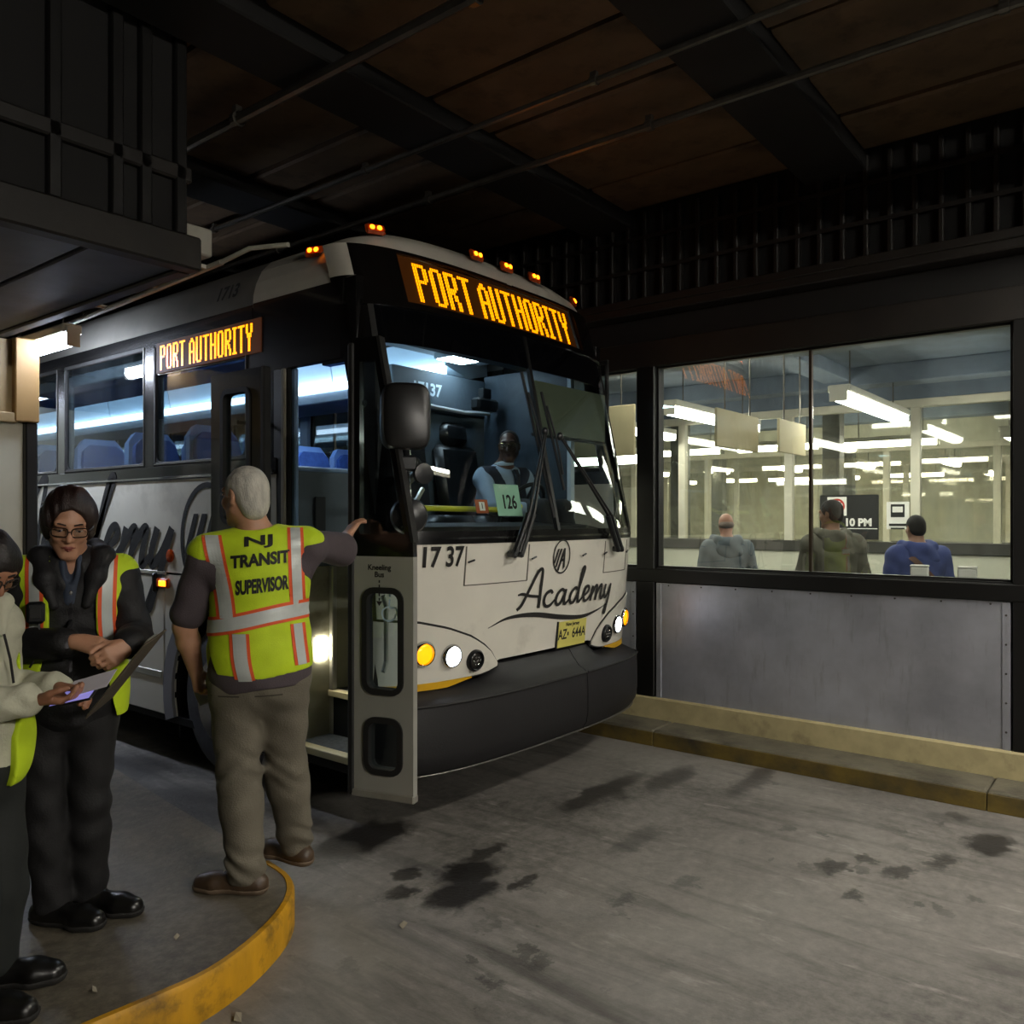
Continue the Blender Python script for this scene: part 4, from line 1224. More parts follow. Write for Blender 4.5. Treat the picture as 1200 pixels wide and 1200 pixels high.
# printed notice and dashed arrow, wheelchair pictogram on the glass
G = MB()
for tx_, zz in (('Kneeling', 1.475), ('Bus', 1.44)):
    V, Fc = text_tris(tx_, .038, .001); lettering(G, V, Fc, lambda x, z, zz=zz: (-.0215, .19 - x, zz + z))
for k in range(5): G.box(-.0215, -.021, .186, .194, 1.40 - k * .022, 1.413 - k * .022)
G.add([(-.0215, .208, 1.31), (-.0215, .172, 1.31), (-.0215, .19, 1.285)], [(0, 1, 2)])
G.build('kneeling_notice', PRINT, fl)
G = MB(); wc = lambda a, b: (-.0062, .145 - a * .09, 1.27 + b * .09)
ribbon2d([(.05, .55, .1), (.05, .1, .1), (.45, .08, .1), (.55, -.35, .1), (.75, -.3, .08)], wc, G); ribbon2d([(-.05, .15, .09), (-.4, -.1, .09), (-.35, -.5, .09), (0, -.65, .09), (.35, -.5, .09), (.42, -.25, .09)], wc, G)
ribbon2d([(.0, .75, .16), (.1, .75, .16)], wc, G)
G.build('wheelchair_pictogram', mat('pale_blue_print', 'b9d4e2', .5), fl)
G = MB(); G.tube([(.03, .20, .95), (.06, .20, 1.0), (.06, .20, 1.28), (.03, .20, 1.33)], .012, 8); G.build('grab_handle', STEEL, fl)

# mirror head on its bracket at the front corner
mr = empty('mirror', (-1.44, -.07, 2.22), math.radians(-38), parent=bus)
g = MB()
ring = []
rows = []
for d, k in ((-.075, .80), (-.068, .92), (-.04, 1.0), (.03, 1.0), (.06, .96), (.07, .88)):
    r = []
    for q in range(32):
        a = 2 * PI * q / 32
        cx, cz = math.cos(a), math.sin(a)
        e = 2 / 4.5
        r.append((math.copysign(abs(cx) ** e, cx) * .122 * k, d, math.copysign(abs(cz) ** e, cz) * .165 * (k * .5 + .5 if k < 1 else 1)))
    rows.append(r)
vs = [p for r in rows for p in r]; n = 32
fs = [(i * n + j, i * n + (j + 1) % n, (i + 1) * n + (j + 1) % n, (i + 1) * n + j) for i in range(len(rows) - 1) for j in range(n)] + [tuple(range(n))[::-1], tuple((len(rows) - 1) * n + j for j in range(n))]
g.add(vs, fs); g.build('mirror_shell', mat('mirror_plastic', '070605', .36, 0, .2, 4), mr, True)
MB().box(-.105, .105, .071, .074, -.14, .14, .0).build('mirror_glass', CHROME, mr)
m = MB(); m.tube([(0, .0, -.15), (.0, .0, -.24), (.02, .0, -.47)], [.03, .022, .014], 8); m.build('mirror_stem', CHROME, mr, True)
m = MB(); m.box(-.05, .06, -.03, .03, -.27, -.19, .012); m.tube([(.04, 0, -.22), (.08, .1, -.24), (.10, .3, -.26), (.06, .5, -.3)], [.03, .028, .025, .025], 8); m.build('mirror_bracket', BLACKV, mr, True)
m = MB(); m.lathe([(0, -.035), (.05, -.03), (.085, -.012), (.094, .01), (.09, .035), (.05, .05), (0, .055)], (.02, .0, -.49), (0, 1, 0), 26); m.build('convex_mirror', BLACKV, mr, True)
m = MB(); m.lathe([(0, -.03), (.03, -.024), (.05, -.008), (.052, .02), (0, .03)], (.085, .0, -.28), (.4, -1, 0), 20); m.build('small_round_lamp', BLACKV, mr, True)


# ------------------------------------------------------------------ inside
FLZ = 1.28
MB().box(-.60, 1.24, .42, YR, FLZ - .06, FLZ).build('cabin_floor', INT_DARK, bus)
MB().box(-1.24, -.60, 1.10, YR, FLZ - .06, FLZ).build('cabin_floor', INT_DARK, bus)
st = MB(); st.box(-1.24, -.96, .44, 1.09, .34, .37); step = st.build('step_tread', CARPET, bus)
MB().box(-1.265, -1.20, .44, 1.09, .335, .378, .004).build('step_nosing', mat('cream_step_edge', 'd6d0ae', .5, .1, .15), bus)
MB().box(-.97, -.95, .44, 1.09, .37, .63).build('step_riser', INT_DARK, bus)
MB().box(-.97, -.74, .44, 1.09, .61, .64).build('step_tread', CARPET, bus)
MB().box(-.985, -.93, .44, 1.09, .605, .646, .004).build('step_nosing', MATS['cream_step_edge'], bus)
MB().box(-.75, -.73, .44, 1.09, .64, .92).build('step_riser', INT_DARK, bus)
MB().box(-.75, -.60, .44, 1.09, .90, .93).build('step_tread', CARPET, bus)
MB().box(-.765, -.71, .44, 1.09, .895, .936, .004).build('step_nosing', MATS['cream_step_edge'], bus)
MB().box(-.62, -.60, .44, 1.09, .93, FLZ).build('step_riser', INT_DARK, bus)
WELL = mat('stepwell_metal', 'a9a895', .4, .2, .2, 3, dirt=('6a6858', 4, .55, .8))
MB().box(-1.24, -.60, 1.085, 1.11, .34, 1.42).build('stepwell_wall', WELL, bus)
MB().box(-1.24, -.60, 1.085, 1.11, 1.42, 2.03, .004).build('modesty_panel', INT_GREY, bus)
m = MB(); m.box(-1.23, -.60, 1.07, 1.12, 2.005, 2.035, .008); m.box(-1.245, -1.215, 1.07, 1.12, 1.4, 2.62, .008); m.box(-.64, -.6, 1.07, 1.12, 1.4, 2.035, .008); m.build('modesty_frame', mat('blue_grey_trim', '7f9bc0', .4), bus)
MB().box(-1.10, -1.02, 1.06, 1.075, 1.62, 1.85, .004).build('panel_slot', INT_DARK, bus)
MB().box(-.98, -.94, 1.05, 1.085, .37, 1.42, .006).build('stepwell_post', STEEL, bus)
MB().box(-1.08, -1.0, 1.07, 1.086, .84, .98, .004).build('step_lamp', mat('lit_step_lamp', 'ffffff', .3, var=0, emit='fff4d8', power=48), bus)
MB().box(-1.24, -.60, .425, .44, .34, 1.5).build('stepwell_wall', WELL, bus)
m = MB(); m.tube([(-.92, .47, .75), (-.92, .50, 1.3), (-.80, .55, 1.75), (-.62, .62, 1.9)], .016, 8); m.build('grab_rail', STEEL, bus, True)
# dash
m = MB(); pr = [(.24, 1.40), (.24, 1.60), (.55, 1.66), (.80, 1.58), (.86, 1.3), (.5, 1.28)]
m.prism(pr, lambda u, v, w: (-.62 + w, u, v), 1.80); m.build('dashboard', mat('dashboard_plastic', '1c1815', .5, 0, .2), bus)
m = MB(); m.prism([(.30, 1.60), (.30, 1.665), (.52, 1.69), (.5, 1.60)], lambda u, v, w: (-1.08 + w, u + .05, v), 1.95); m.build('dash_top', MATS['dashboard_plastic'], bus)
m = MB(); m.tube([(-.95, .47, 1.78), (-.3, .42, 1.775), (0, .40, 1.775), (.1, .40, 1.80)], .018, 8); m.build('yellow_grab_rail', mat('yellow_rail', 'd4d23a', .4), bus, True)
# steering wheel
C0 = Vector((.60, .78, 1.78)); n = Vector((0, .85, .55)).normalized(); a = Vector((1, 0, 0)); b = n.cross(a)
m = MB(); m.tube([C0 + a * .23 * math.cos(2 * PI * k / 24) + b * .23 * math.sin(2 * PI * k / 24) for k in range(25)], .016, 8, False)
sw = m.build('steering_wheel', BLACKV, bus, True)
m = MB(); m.tube([C0 - a * .23, C0, C0 + a * .23], .013, 6); m.tube([C0, C0 - b * .23], .013, 6); m.tube([C0, C0 - n * .35], .03, 8); m.lathe([(0, .03), (.06, .02), (.07, 0)], C0, n, 14); m.build('wheel_hub', BLACKV, sw, True)
# driver's seat
ds = empty('driver_seat', (.62, 1.12, FLZ), 0, parent=bus)
MB().box(-.25, .25, -.25, .25, .34, .46, .05).build('cushion', BLACKV, ds, True)
M_ = Matrix.Translation((0, .27, .45)) @ Matrix.Rotation(math.radians(-10), 4, 'X')
MB().box(-.25, .25, -.06, .06, 0, .58, .05, M_).build('backrest', BLACKV, ds, True)
m = MB(); m.box(-.16, .16, -.06, .06, .58, .78, .05, M_); m.build('headrest', BLACKV, ds, True)
MB().box(-.12, .12, -.12, .12, 0, .36, .02).build('pedestal', INT_DARK, ds)
ja = empty('spare_seat', (.02, 1.10, FLZ), 0, parent=bus)
M_ = Matrix.Translation((-.02, .22, .3)) @ Matrix.Rotation(math.radians(-8), 4, 'X')
MB().box(-.2, .2, -.06, .06, .18, .72, .06, M_).build('backrest', BLACKV, ja, True)
MB().box(-.2, .2, -.24, .16, .34, .46, .05).build('cushion', BLACKV, ja, True)
MB().box(-.1, .1, -.1, .1, 0, .36, .02).build('pedestal', INT_DARK, ja)
# partition and overhead in front
MB().box(.12, 1.23, 1.50, 1.53, FLZ, 2.56, .004).build('driver_partition', mat('partition_blue_grey', '4a5863', .5, 0, .2), bus)
MB().box(-.10, 1.23, 1.44, 1.56, 2.56, 2.86, .01).build('overhead_box', INT_GREY, bus)
G = MB(); V, Fc = text_tris('17137', .13, .004); lettering(G, V, Fc, lambda x, z: (.26 + x, 1.438, 2.71 + z)); G.build('inside_number', INT_WHITE, bus)
m = MB(); m.tube([(.0, 1.40, 2.60), (.3, 1.38, 2.575), (.62, 1.38, 2.565), (1.2, 1.40, 2.61)], .016, 8); m.build('curtain_rail', mat('bright_rail', 'd9dee0', .3, .4), bus, True)
m = MB(); m.box(.62, .88, 1.22, 1.32, 2.58, 2.68, .02); cm = m.build('camera_box', BLACKV, bus)
MB().box(.70, .80, 1.24, 1.30, 2.68, 2.76, .006).build('bracket', BLACKV, cm)
MB().box(-1.2, 1.2, .50, 1.15, 2.93, 2.97, .01).build('front_header_lining', INT_DARK, bus)
m = MB(); m.box(.18, 1.08, .34, .36, 2.30, 2.66, .004); m.build('sun_blind', mat('green_grey_blind', '59604f', .7, 0, .1), bus)
m = MB(); m.tube([(.16, .35, 2.29), (1.12, .37, 2.29)], .012, 8); m.build('blind_rail', BLACKV, bus)
MB().box(.95, .98, .60, 1.45, 1.3, 2.9, .004).build('driver_side_screen', mat('dark_blue_screen', '34424e', .5, 0, .2), bus); MB().box(.94, .99, .56, .60, 1.3, 2.9, .004).build('side_window_post', INT_WHITE, bus)
# ceiling lining, racks, light strips
MB().box(-.62, .62, 1.15, YR, 3.22, 3.25).build('ceiling_lining', INT_WHITE, bus)
for s in (-1, 1):
    for (y0, y1) in [(1.62 + 1.44 * i, 1.62 + 1.44 * i + 1.42) for i in range(8)]:
        m = MB(); m.prism([(.66, 2.98), (.62, 3.2), (1.18, 3.2), (1.2, 2.96), (.95, 2.90)], lambda u, v, w: (s * u, y0 + w, v), y1 - y0)
        m.build('luggage_bin', INT_WHITE, bus)
    MB().box(s * .64, s * 1.22, 1.58, YR, 2.80, 2.90, .01).build('service_panel', INT_GREY, bus)
    MB().box(s * .60, s * .655, 1.60, YR, 2.905, 2.965).build('light_strip', STRIP, bus)
    MB().box(s * 1.20, s * 1.235, 1.5, YR, FLZ, 2.09).build('side_lining', INT_GREY, bus)
    for w_ in win: MB().box(s * 1.19, s * 1.24, w_[1] - .02, w_[1] + .14, 2.09, 2.9, .02).build('inner_pillar', INT_GREY, bus)
for xx in (-.55, .45):  # lamps added over the cab to brighten driver and partition
    o = MB().box(xx - .16, xx + .16, 1.18, 1.40, 2.95, 2.99, .006).build('cab_fill_lamp', INT_WHITE, bus)
    MB().box(xx - .14, xx + .14, 1.20, 1.38, 2.944, 2.95).build('lens', mat('lit_cab_fill_lens', 'f0f8ff', .4, var=0, emit='d4ecff', power=E_BUS * 2.6), o)
MB().box(-.62, .9, 1.15, 1.46, 2.99, 3.03).build('front_ceiling_panel', INT_WHITE, bus)
# passenger seats: pairs either side
ps = empty('passenger_seat', (0, 0, FLZ), 0, parent=bus)
for u in (-.235, .235):
    Mx = Matrix.Translation((u, .22, .42)) @ Matrix.Rotation(math.radians(-12), 4, 'X')
    g = MB(); rows = []
    outline = [(-.2, 0), (.2, 0), (.21, .45), (.19, .62), (.13, .70), (-.13, .70), (-.19, .62), (-.21, .45)]
    g.prism(outline, lambda a_, b_, w: tuple(Mx @ Vector((a_, w, b_))), .07); g.build('backrest', SEAT_SHELL, ps)
    g = MB(); g.prism([(x * .86, z * .62 + .2) for x, z in outline], lambda a_, b_, w: tuple(Mx @ Vector((a_, -.05 + w, b_))), .052); g.build('back_pad', SEAT_BLUE, ps)
    MB().box(u - .21, u + .21, -.26, .2, .32, .44, .04).build('cushion', SEAT_BLUE, ps, True)
MB().box(-.4, .4, -.1, .1, 0, .33, .02).build('pedestal', INT_DARK, ps)
k = 0
for y in np.arange(2.0, 12.6, .86):
    for x in (-.76, .76):
        o = ps if k == 0 else copy_tree(ps, bus)
        o.location = (x, float(y), FLZ); k += 1
# paper route card stuck behind the windscreen
def cardp(x, z, o=-.03): return fp(x, z, o)
rcard = MB(); A = [[fp(x, z, -.012) for x in (-.545, -.32)] for z in (1.735, 1.925)]
rcard.solid_grid(A, [[fp(x, z, -.014) for x in (-.545, -.32)] for z in (1.735, 1.925)])
rt = rcard.build('route_card', mat('mint_paper', 'a9d6bd', .8, 0, .04), None, loc=bus.location); tag(rt, 'mint green paper card with the number 126 behind the windscreen', 'card')
G = MB(); V, Fc = text_tris('126', .115, .003, sx=.8); lettering(G, V, Fc, lambda x, z: fp(-.43 + x, 1.815 + z, -.0105)); G.build('number', PRINT, rt)
oc = MB(); A = [[fp(x, z, -.012) for x in (-.72, -.62)] for z in (1.75, 1.83)]
oc.solid_grid(A, [[fp(x, z, -.014) for x in (-.72, -.62)] for z in (1.75, 1.83)])
ot = oc.build('pass_card', mat('orange_card', 'a8501c', .7), None, loc=bus.location); tag(ot, 'small orange card with a white square behind the windscreen left of the green card', 'card')
G = MB(); G.add([fp(-.67 + u, 1.79 + v, -.0105) for u, v in ((-.022, -.025), (.022, -.025), (.022, .025), (-.022, .025))], [(0, 1, 2, 3)]); G.build('white_square', WHITE, ot)
G = MB(); V, Fc = text_tris('1', .045, .001); lettering(G, V, Fc, lambda x, z: fp(-.67 + x, 1.79 + z, -.009)); G.build('number', PRINT, ot)
# ================================================================== PEOPLE: smooth blended surfaces from tapered limbs
def V3(*a): return np.array(a, float)
def rotm(yaw=0, pitch=0, roll=0):
    """yaw about z (positive turns the face, which looks along -y, towards +x), pitch lowers the face, roll tilts sideways"""
    cy, sy = math.cos(yaw), math.sin(yaw); cp, sp = math.cos(pitch), math.sin(pitch); cr, sr = math.cos(roll), math.sin(roll)
    Z = np.array([[cy, -sy, 0], [sy, cy, 0], [0, 0, 1]]); X = np.array([[1, 0, 0], [0, cp, -sp], [0, sp, cp]]); Y = np.array([[cr, 0, sr], [0, 1, 0], [-sr, 0, cr]])
    return Z @ X @ Y
def cone(a, b, ra, rb, k=.03, op='u'): return ('c', np.array(a, float), np.array(b, float), ra, rb, k, op)
def ell(c, r, R=None, k=.03, op='u'): return ('e', np.array(c, float), np.array(r, float), R if R is not None else np.eye(3), 0, k, op)

def sdf_mesh(prims, h, cut=None, wrinkle=None):
    lo = np.full(3, 1e9); hi = -lo
    for p in prims:
        if p[6] != 'u': continue
        if p[0] == 'c':
            for q, r in ((p[1], p[3]), (p[2], p[4])): lo = np.minimum(lo, q - r); hi = np.maximum(hi, q + r)
        else:
            r = p[2].max(); lo = np.minimum(lo, p[1] - r); hi = np.maximum(hi, p[1] + r)
    lo -= 4 * h; hi += 4 * h
    n = np.ceil((hi - lo) / h).astype(int) + 1
    ax = [(lo[i] + h * np.arange(n[i])).astype(np.float32) for i in range(3)]
    D = np.full(n, .3, np.float32)
    for p in prims:
        k = p[5]; mg = k + 4 * h
        if p[0] == 'c':
            a, b, ra, rb = p[1:5]
            l = np.minimum(a - ra, b - rb) - mg; u = np.maximum(a + ra, b + rb) + mg
        else:
            c, r, R = p[1:4]; m = np.abs(R) @ r; l = c - m - mg; u = c + m + mg
        i0 = np.maximum(0, np.floor((l - lo) / h).astype(int)); i1 = np.minimum(n, np.ceil((u - lo) / h).astype(int) + 1)
        if (i1 <= i0).any(): continue
        sl = tuple(slice(i0[i], i1[i]) for i in range(3))
        x = ax[0][sl[0]][:, None, None]; y = ax[1][sl[1]][None, :, None]; z = ax[2][sl[2]][None, None, :]
        if p[0] == 'c':
            ba = b - a; L = float(ba @ ba) + 1e-12
            t = np.clip(((x - a[0]) * ba[0] + (y - a[1]) * ba[1] + (z - a[2]) * ba[2]) / L, 0, 1)
            d = np.sqrt((x - a[0] - t * ba[0]) ** 2 + (y - a[1] - t * ba[1]) ** 2 + (z - a[2] - t * ba[2]) ** 2) - (ra + (rb - ra) * t)
        else:
            X, Y_, Z_ = x - c[0], y - c[1], z - c[2]
            q = [(R[0, i] * X + R[1, i] * Y_ + R[2, i] * Z_) / r[i] for i in range(3)]
            k0 = np.sqrt(q[0] ** 2 + q[1] ** 2 + q[2] ** 2) + 1e-6
            k1 = np.sqrt((q[0] / r[0]) ** 2 + (q[1] / r[1]) ** 2 + (q[2] / r[2]) ** 2) + 1e-6
            d = k0 * (k0 - 1) / k1
        o = D[sl]
        if p[6] == 'u':
            g = np.maximum(k - np.abs(o - d), 0); D[sl] = np.minimum(o, d) - g * g / (4 * k + 1e-9)
        else:
            g = np.maximum(k - np.abs(-o - d), 0); D[sl] = np.maximum(o, -d) + g * g / (4 * k + 1e-9)
    x = ax[0][:, None, None]; y = ax[1][None, :, None]; z = ax[2][None, None, :]
    if wrinkle is not None: D = D + wrinkle(x, y, z).astype(np.float32)
    if cut is not None: D = np.maximum(D, cut(x, y, z).astype(np.float32))
    for i in range(3):                    # close the border
        s0 = [slice(None)] * 3; s0[i] = 0; D[tuple(s0)] = .3
        s0[i] = -1; D[tuple(s0)] = .3
    ins = D < 0
    cnt = np.zeros(n - 1, np.int8)
    for i in (0, 1):
        for j in (0, 1):
            for k in (0, 1): cnt += ins[i:n[0] - 1 + i, j:n[1] - 1 + j, k:n[2] - 1 + k]
    act = (cnt > 0) & (cnt < 8)
    I = np.argwhere(act); idx = np.full(n - 1, -1, np.int32); idx[tuple(I.T)] = np.arange(len(I))
    cor = {c: D[I[:, 0] + c[0], I[:, 1] + c[1], I[:, 2] + c[2]] for c in [(i, j, k) for i in (0, 1) for j in (0, 1) for k in (0, 1)]}
    P = np.zeros((len(I), 3)); N = np.zeros(len(I))
    for c in cor:
        for a in range(3):
            if c[a] == 1: continue
            c2 = list(c); c2[a] = 1; c2 = tuple(c2)
            d1, d2 = cor[c], cor[c2]; m = (d1 < 0) != (d2 < 0)
            t = np.where(m, d1 / np.where(m, d1 - d2, 1), 0)
            q = np.array(c, float)[None] + np.zeros((len(I), 1)); q[:, a] += t
            P += q * m[:, None]; N += m
    verts = lo + h * (I + P / N[:, None])
    quads = []
    for a in range(3):
        b, c = (a + 1) % 3, (a + 2) % 3
        s1 = [slice(None)] * 3; s2 = [slice(None)] * 3; s1[a] = slice(0, -1); s2[a] = slice(1, None)
        A, B_ = ins[tuple(s1)], ins[tuple(s2)]
        E = np.argwhere(A != B_); E = E[(E[:, b] > 0) & (E[:, c] > 0) & (E[:, b] < n[b] - 1) & (E[:, c] < n[c] - 1)]
        fl = A[tuple(E.T)]
        def at(db, dc):
            q = E.copy(); q[:, b] += db; q[:, c] += dc; return idx[tuple(q.T)]
        Q = np.stack([at(-1, -1), at(0, -1), at(0, 0), at(-1, 0)], 1)
        Q[~fl] = Q[~fl][:, ::-1]; quads.append(Q)
    Q = np.concatenate(quads); Q = Q[(Q >= 0).all(1)]
    return verts, Q
def np_obj(nm, v, q, m, parent, label=None, relax=1):
    if relax:                              # light smoothing takes the grid out of the surface
        for _ in range(relax):
            acc = np.zeros_like(v); w = np.zeros(len(v))
            for i in range(4):
                a, b = q[:, i], q[:, (i + 1) % 4]
                np.add.at(acc, a, v[b]); np.add.at(w, a, 1); np.add.at(acc, b, v[a]); np.add.at(w, b, 1)
            v = v + .5 * (acc / np.maximum(w, 1)[:, None] - v)
    me = bpy.data.meshes.new(nm)
    me.vertices.add(len(v)); me.vertices.foreach_set('co', v.astype(np.float32).ravel())
    me.loops.add(len(q) * 4); me.loops.foreach_set('vertex_index', q.astype(np.int32).ravel())
    me.polygons.add(len(q)); me.polygons.foreach_set('loop_start', np.arange(0, len(q) * 4, 4, dtype=np.int32))
    me.update(calc_edges=True); me.validate()
    me.polygons.foreach_set('use_smooth', [True] * len(me.polygons))
    me.materials.append(m)
    o = bpy.data.objects.new(nm, me); COL.objects.link(o)
    if parent is not None: o.parent = parent
    if label: o['label'] = label
    return o

def lerp(a, b, t): return a + (b - a) * t
def unit(v): v = np.array(v, float); return v / (np.linalg.norm(v) + 1e-9)

def head_prims(J):
    H, R, s = J['head'], J['headR'], J.get('hs', 1.0)
    P = lambda x, y, z: H + R @ (V3(x, y, z) * s)
    L = [ell(P(0, .012, .03), V3(.073, .093, .084) * s, R, .02), ell(P(0, -.028, -.035), V3(.060, .064, .082) * s, R, .03),
         cone(P(-.05, .0, -.055), P(-.016, -.07, -.098), .02 * s, .017 * s, .03), cone(P(.05, .0, -.055), P(.016, -.07, -.098), .02 * s, .017 * s, .03),
         cone(P(-.012, -.078, -.1), P(.012, -.078, -.1), .015 * s, .015 * s, .02),
         ell(P(.033, -.094, .008), V3(.015, .011, .010) * s, R, .012, 's'), ell(P(-.033, -.094, .008), V3(.015, .011, .010) * s, R, .012, 's'),
         cone(P(-.044, -.076, .032), P(.044, -.076, .032), .012 * s, .012 * s, .016),
         cone(P(0, -.086, .016), P(0, -.106, -.026), .009 * s, .0125 * s, .012), ell(P(.013, -.092, -.03), V3(.009, .012, .008) * s, R, .006), ell(P(-.013, -.092, -.03), V3(.009, .012, .008) * s, R, .006),
         ell(P(.040, -.064, -.022), V3(.024, .022, .024) * s, R, .02), ell(P(-.040, -.064, -.022), V3(.024, .022, .024) * s, R, .02),
         cone(P(-.016, -.087, -.060), P(.016, -.087, -.060), .0075 * s, .0075 * s, .006), cone(P(-.012, -.086, -.072), P(.012, -.086, -.072), .009 * s, .009 * s, .006)]
    for q in (-1, 1): L.append(ell(P(q * .077, .016, -.004), V3(.010, .021, .033) * s, R, .008)); L.append(ell(P(q * .084, .010, -.002), V3(.006, .010, .017) * s, R, .005, 's'))
    L += [cone(J['neck'], P(0, .018, -.05), .060 * J.get('nk', 1), .052 * J.get('nk', 1), .03)]
    return L
def hand_prims(J, side):
    w = J['wrist' + side]; d = unit(J['hd' + side]); n = J['hn' + side]; n = unit(n - d * (n @ d)); t = unit(J.get('ht' + side, np.cross(n, d)))
    t = unit(t - d * (t @ d) - n * (t @ n)); s = J.get('hand', 1.0); cu = J.get('curl' + side, (.35, .4, .45, .5)); L = []
    for i, (o, ln, r) in enumerate(((.031, .072, .0095), (.0105, .080, .0098), (-.0105, .074, .0093), (-.030, .058, .0083))):
        kn = w + d * (.088 - abs(i - 1) * .004) * s + t * o * s
        L.append(cone(w + d * .012 * s + t * o * .55 * s, kn, .0165 * s, .0125 * s, .012))
        a = 0; p = kn
        for f, q in ((.46, .9), (.31, 1.1), (.23, .8)):
            a += cu[i] * q; e = p + (d * math.cos(a) + n * math.sin(a)) * ln * f * s
            L.append(cone(p, e, r * s, r * .92 * s, .004)); p = e
    b = w + d * .025 * s + t * .022 * s
    ta = J.get('thumb' + side, .5)
    e = b + unit(d * .75 + t * (.75 - ta * .3) + n * (.2 + ta * .5)) * .046 * s
    f = e + unit(d * .9 + t * (.35 - ta * .5) + n * (.2 + ta * .5)) * .030 * s; g = f + unit(d * .95 + t * (.1 - ta * .4) + n * (.1 + ta * .4)) * .025 * s
    L += [cone(b, e, .016 * s, .0125 * s, .012), cone(e, f, .0112 * s, .0104 * s, .004), cone(f, g, .0104 * s, .0085 * s, .004)]
    return L
def torso_prims(J, g=0.0, k=.07):
    c, b, p = J['chest'], J['belly'], J['pelvis']; R = J['R']; w = J.get('bw', 1.0)
    L = [ell(c, V3(.162 * w + g, .112 * w + g, .20 + g), R, k), ell(b, V3(.150 * J.get('bb', w) + g, .118 * J.get('bb', w) + g, .18 + g), R, k), ell(p, V3(.165 * J.get('pb', w) + g, .122 * J.get('pb', w) + g, .14 + g), R, k)]
    for s in 'LR':
        sh = J['sh' + s]
        L.append(cone(lerp(J['neck'], sh, .18) + V3(0, 0, -.035), sh + V3(0, 0, -.012), .056 * w + g, .050 * w + g, .04))
        L.append(cone(lerp(c, sh, .5) + V3(0, 0, -.06), sh + V3(0, 0, -.035), .078 * w + g, .052 * w + g, .04))
    return L
def arm_prims(J, s, g=0.0, upto=2.0, k=.02, flare=0.0):
    S_, E_, W_ = J['sh' + s], J['el' + s], J['wrist' + s]; w = J.get('aw', 1.0); L = []
    if upto <= 1: return [cone(S_, lerp(S_, E_, upto), .050 * w + g, .047 * w + g + flare, k)]
    L.append(cone(S_, E_, .050 * w + g, .043 * w + g, k)); t = upto - 1
    m = lerp(E_, W_, .35)
    L.append(cone(E_, m, .042 * w + g, .043 * w + g, k)); L.append(cone(m, lerp(E_, W_, max(t, .4)), .043 * w + g, lerp(.043, .029, (max(t, .4) - .35) / .65) * w + g + flare, k))
    return L
def leg_prims(J, s, g=0.0, k=.04, hem=0.0):
    H, K, A = J['hip' + s], J['knee' + s], J['ank' + s]; w = J.get('lw', 1.0)
    m = lerp(K, A, .3)
    return [cone(H, K, .086 * w + g, .060 * w + g, k), cone(K, m, .058 * w + g, .058 * w + g + hem * .4, k), cone(m, A, .058 * w + g + hem * .4, .040 * w + g + hem, k)]
def foot_dirs(J, s): return unit(J['toe' + s])
def foot_prims(J, s, g=0.0):
    A = J['ank' + s]; d = foot_dirs(J, s); z0 = J.get('foot_z', 0.0); l = J.get('fl', 1.0); q = np.cross(d, V3(0, 0, 1))
    h = lambda v, z: V3(v[0], v[1], z0 + z)
    heel = A - d * .05; ball = A + d * .135 * l; toe = A + d * .19 * l
    return [cone(A, h(A, .06), .042 + g, .044 + g, .03), cone(h(heel, .038), h(ball, .036), .036 + g, .036 + g, .03),
            cone(h(ball - q * .018, .033), h(toe - q * .008, .029), .031 + g, .026 + g, .02), cone(h(ball + q * .018, .033), h(toe + q * .004, .029), .030 + g, .025 + g, .02)]
def body_prims(J):
    L = head_prims(J) + torso_prims(J)
    for s in 'LR': L += arm_prims(J, s) + hand_prims(J, s) + leg_prims(J, s) + foot_prims(J, s)
    return L
def shoe_mesh(J, s, m, sole, parent, h=.006, lab=None):
    z0 = J.get('foot_z', 0.0)
    v, q = sdf_mesh(foot_prims(J, s, .010), h, lambda x, y, z: np.maximum((z0 + .004) - z, z - (z0 + .105)) + 0 * x + 0 * y)
    o = np_obj('shoe', v, q, m, parent, lab)
    v, q = sdf_mesh(foot_prims(J, s, .015), h, lambda x, y, z: np.maximum((z0 + .001) - z, z - (z0 + .027)) + 0 * x + 0 * y)
    np_obj('sole', v, q, sole, o)
    return o
def wr(a, f1, f2, ph=0.0):
    """cloth folds: slow crossing waves"""
    return lambda x, y, z: a * (np.sin(f1 * z + 9 * x + 5 * y + ph) * np.sin(f2 * x + 4 * z + ph * 2) + .6 * np.sin(f1 * .55 * z - 16 * y + 11 * x + ph * 3))
def bvh_of(v, q): return BVHTree.FromPolygons([tuple(p) for p in v], [tuple(int(i) for i in f) for f in q])
def strip(bvh, rows, off, th=.002):
    """rows of (origin, direction) rays; a thin band of cloth laid on what they hit"""
    A, B_ = [], []
    for r in rows:
        ra, rb = [], []
        for o, d in r:
            d = Vector(d).normalized(); hit = bvh.ray_cast(Vector(o), d, 3.0)
            if hit[0] is None: ra = None; break
            ra.append(hit[0] - d * off); rb.append(hit[0] - d * (off - th))
        if ra: A.append(ra); B_.append(rb)
        elif len(A) > 1: break
    m = MB()
    if len(A) > 1: m.solid_grid(A, B_)
    return m
def back_strip(bvh, path, w, off, R=None, n=5, sub=8):
    """a band along path (x, z) in a frame turned by R, thrown onto the cloth from that frame's -y side"""
    R = np.eye(3) if R is None else R
    d = tuple(R @ V3(0, 1, 0)); rows = []
    for q in smooth_line(path, sub):
        rows.append([(tuple(R @ V3(q[0] + w * (i / n - .5), -1.0, q[1])), d) for i in range(n + 1)])
    return strip(bvh, rows, off)
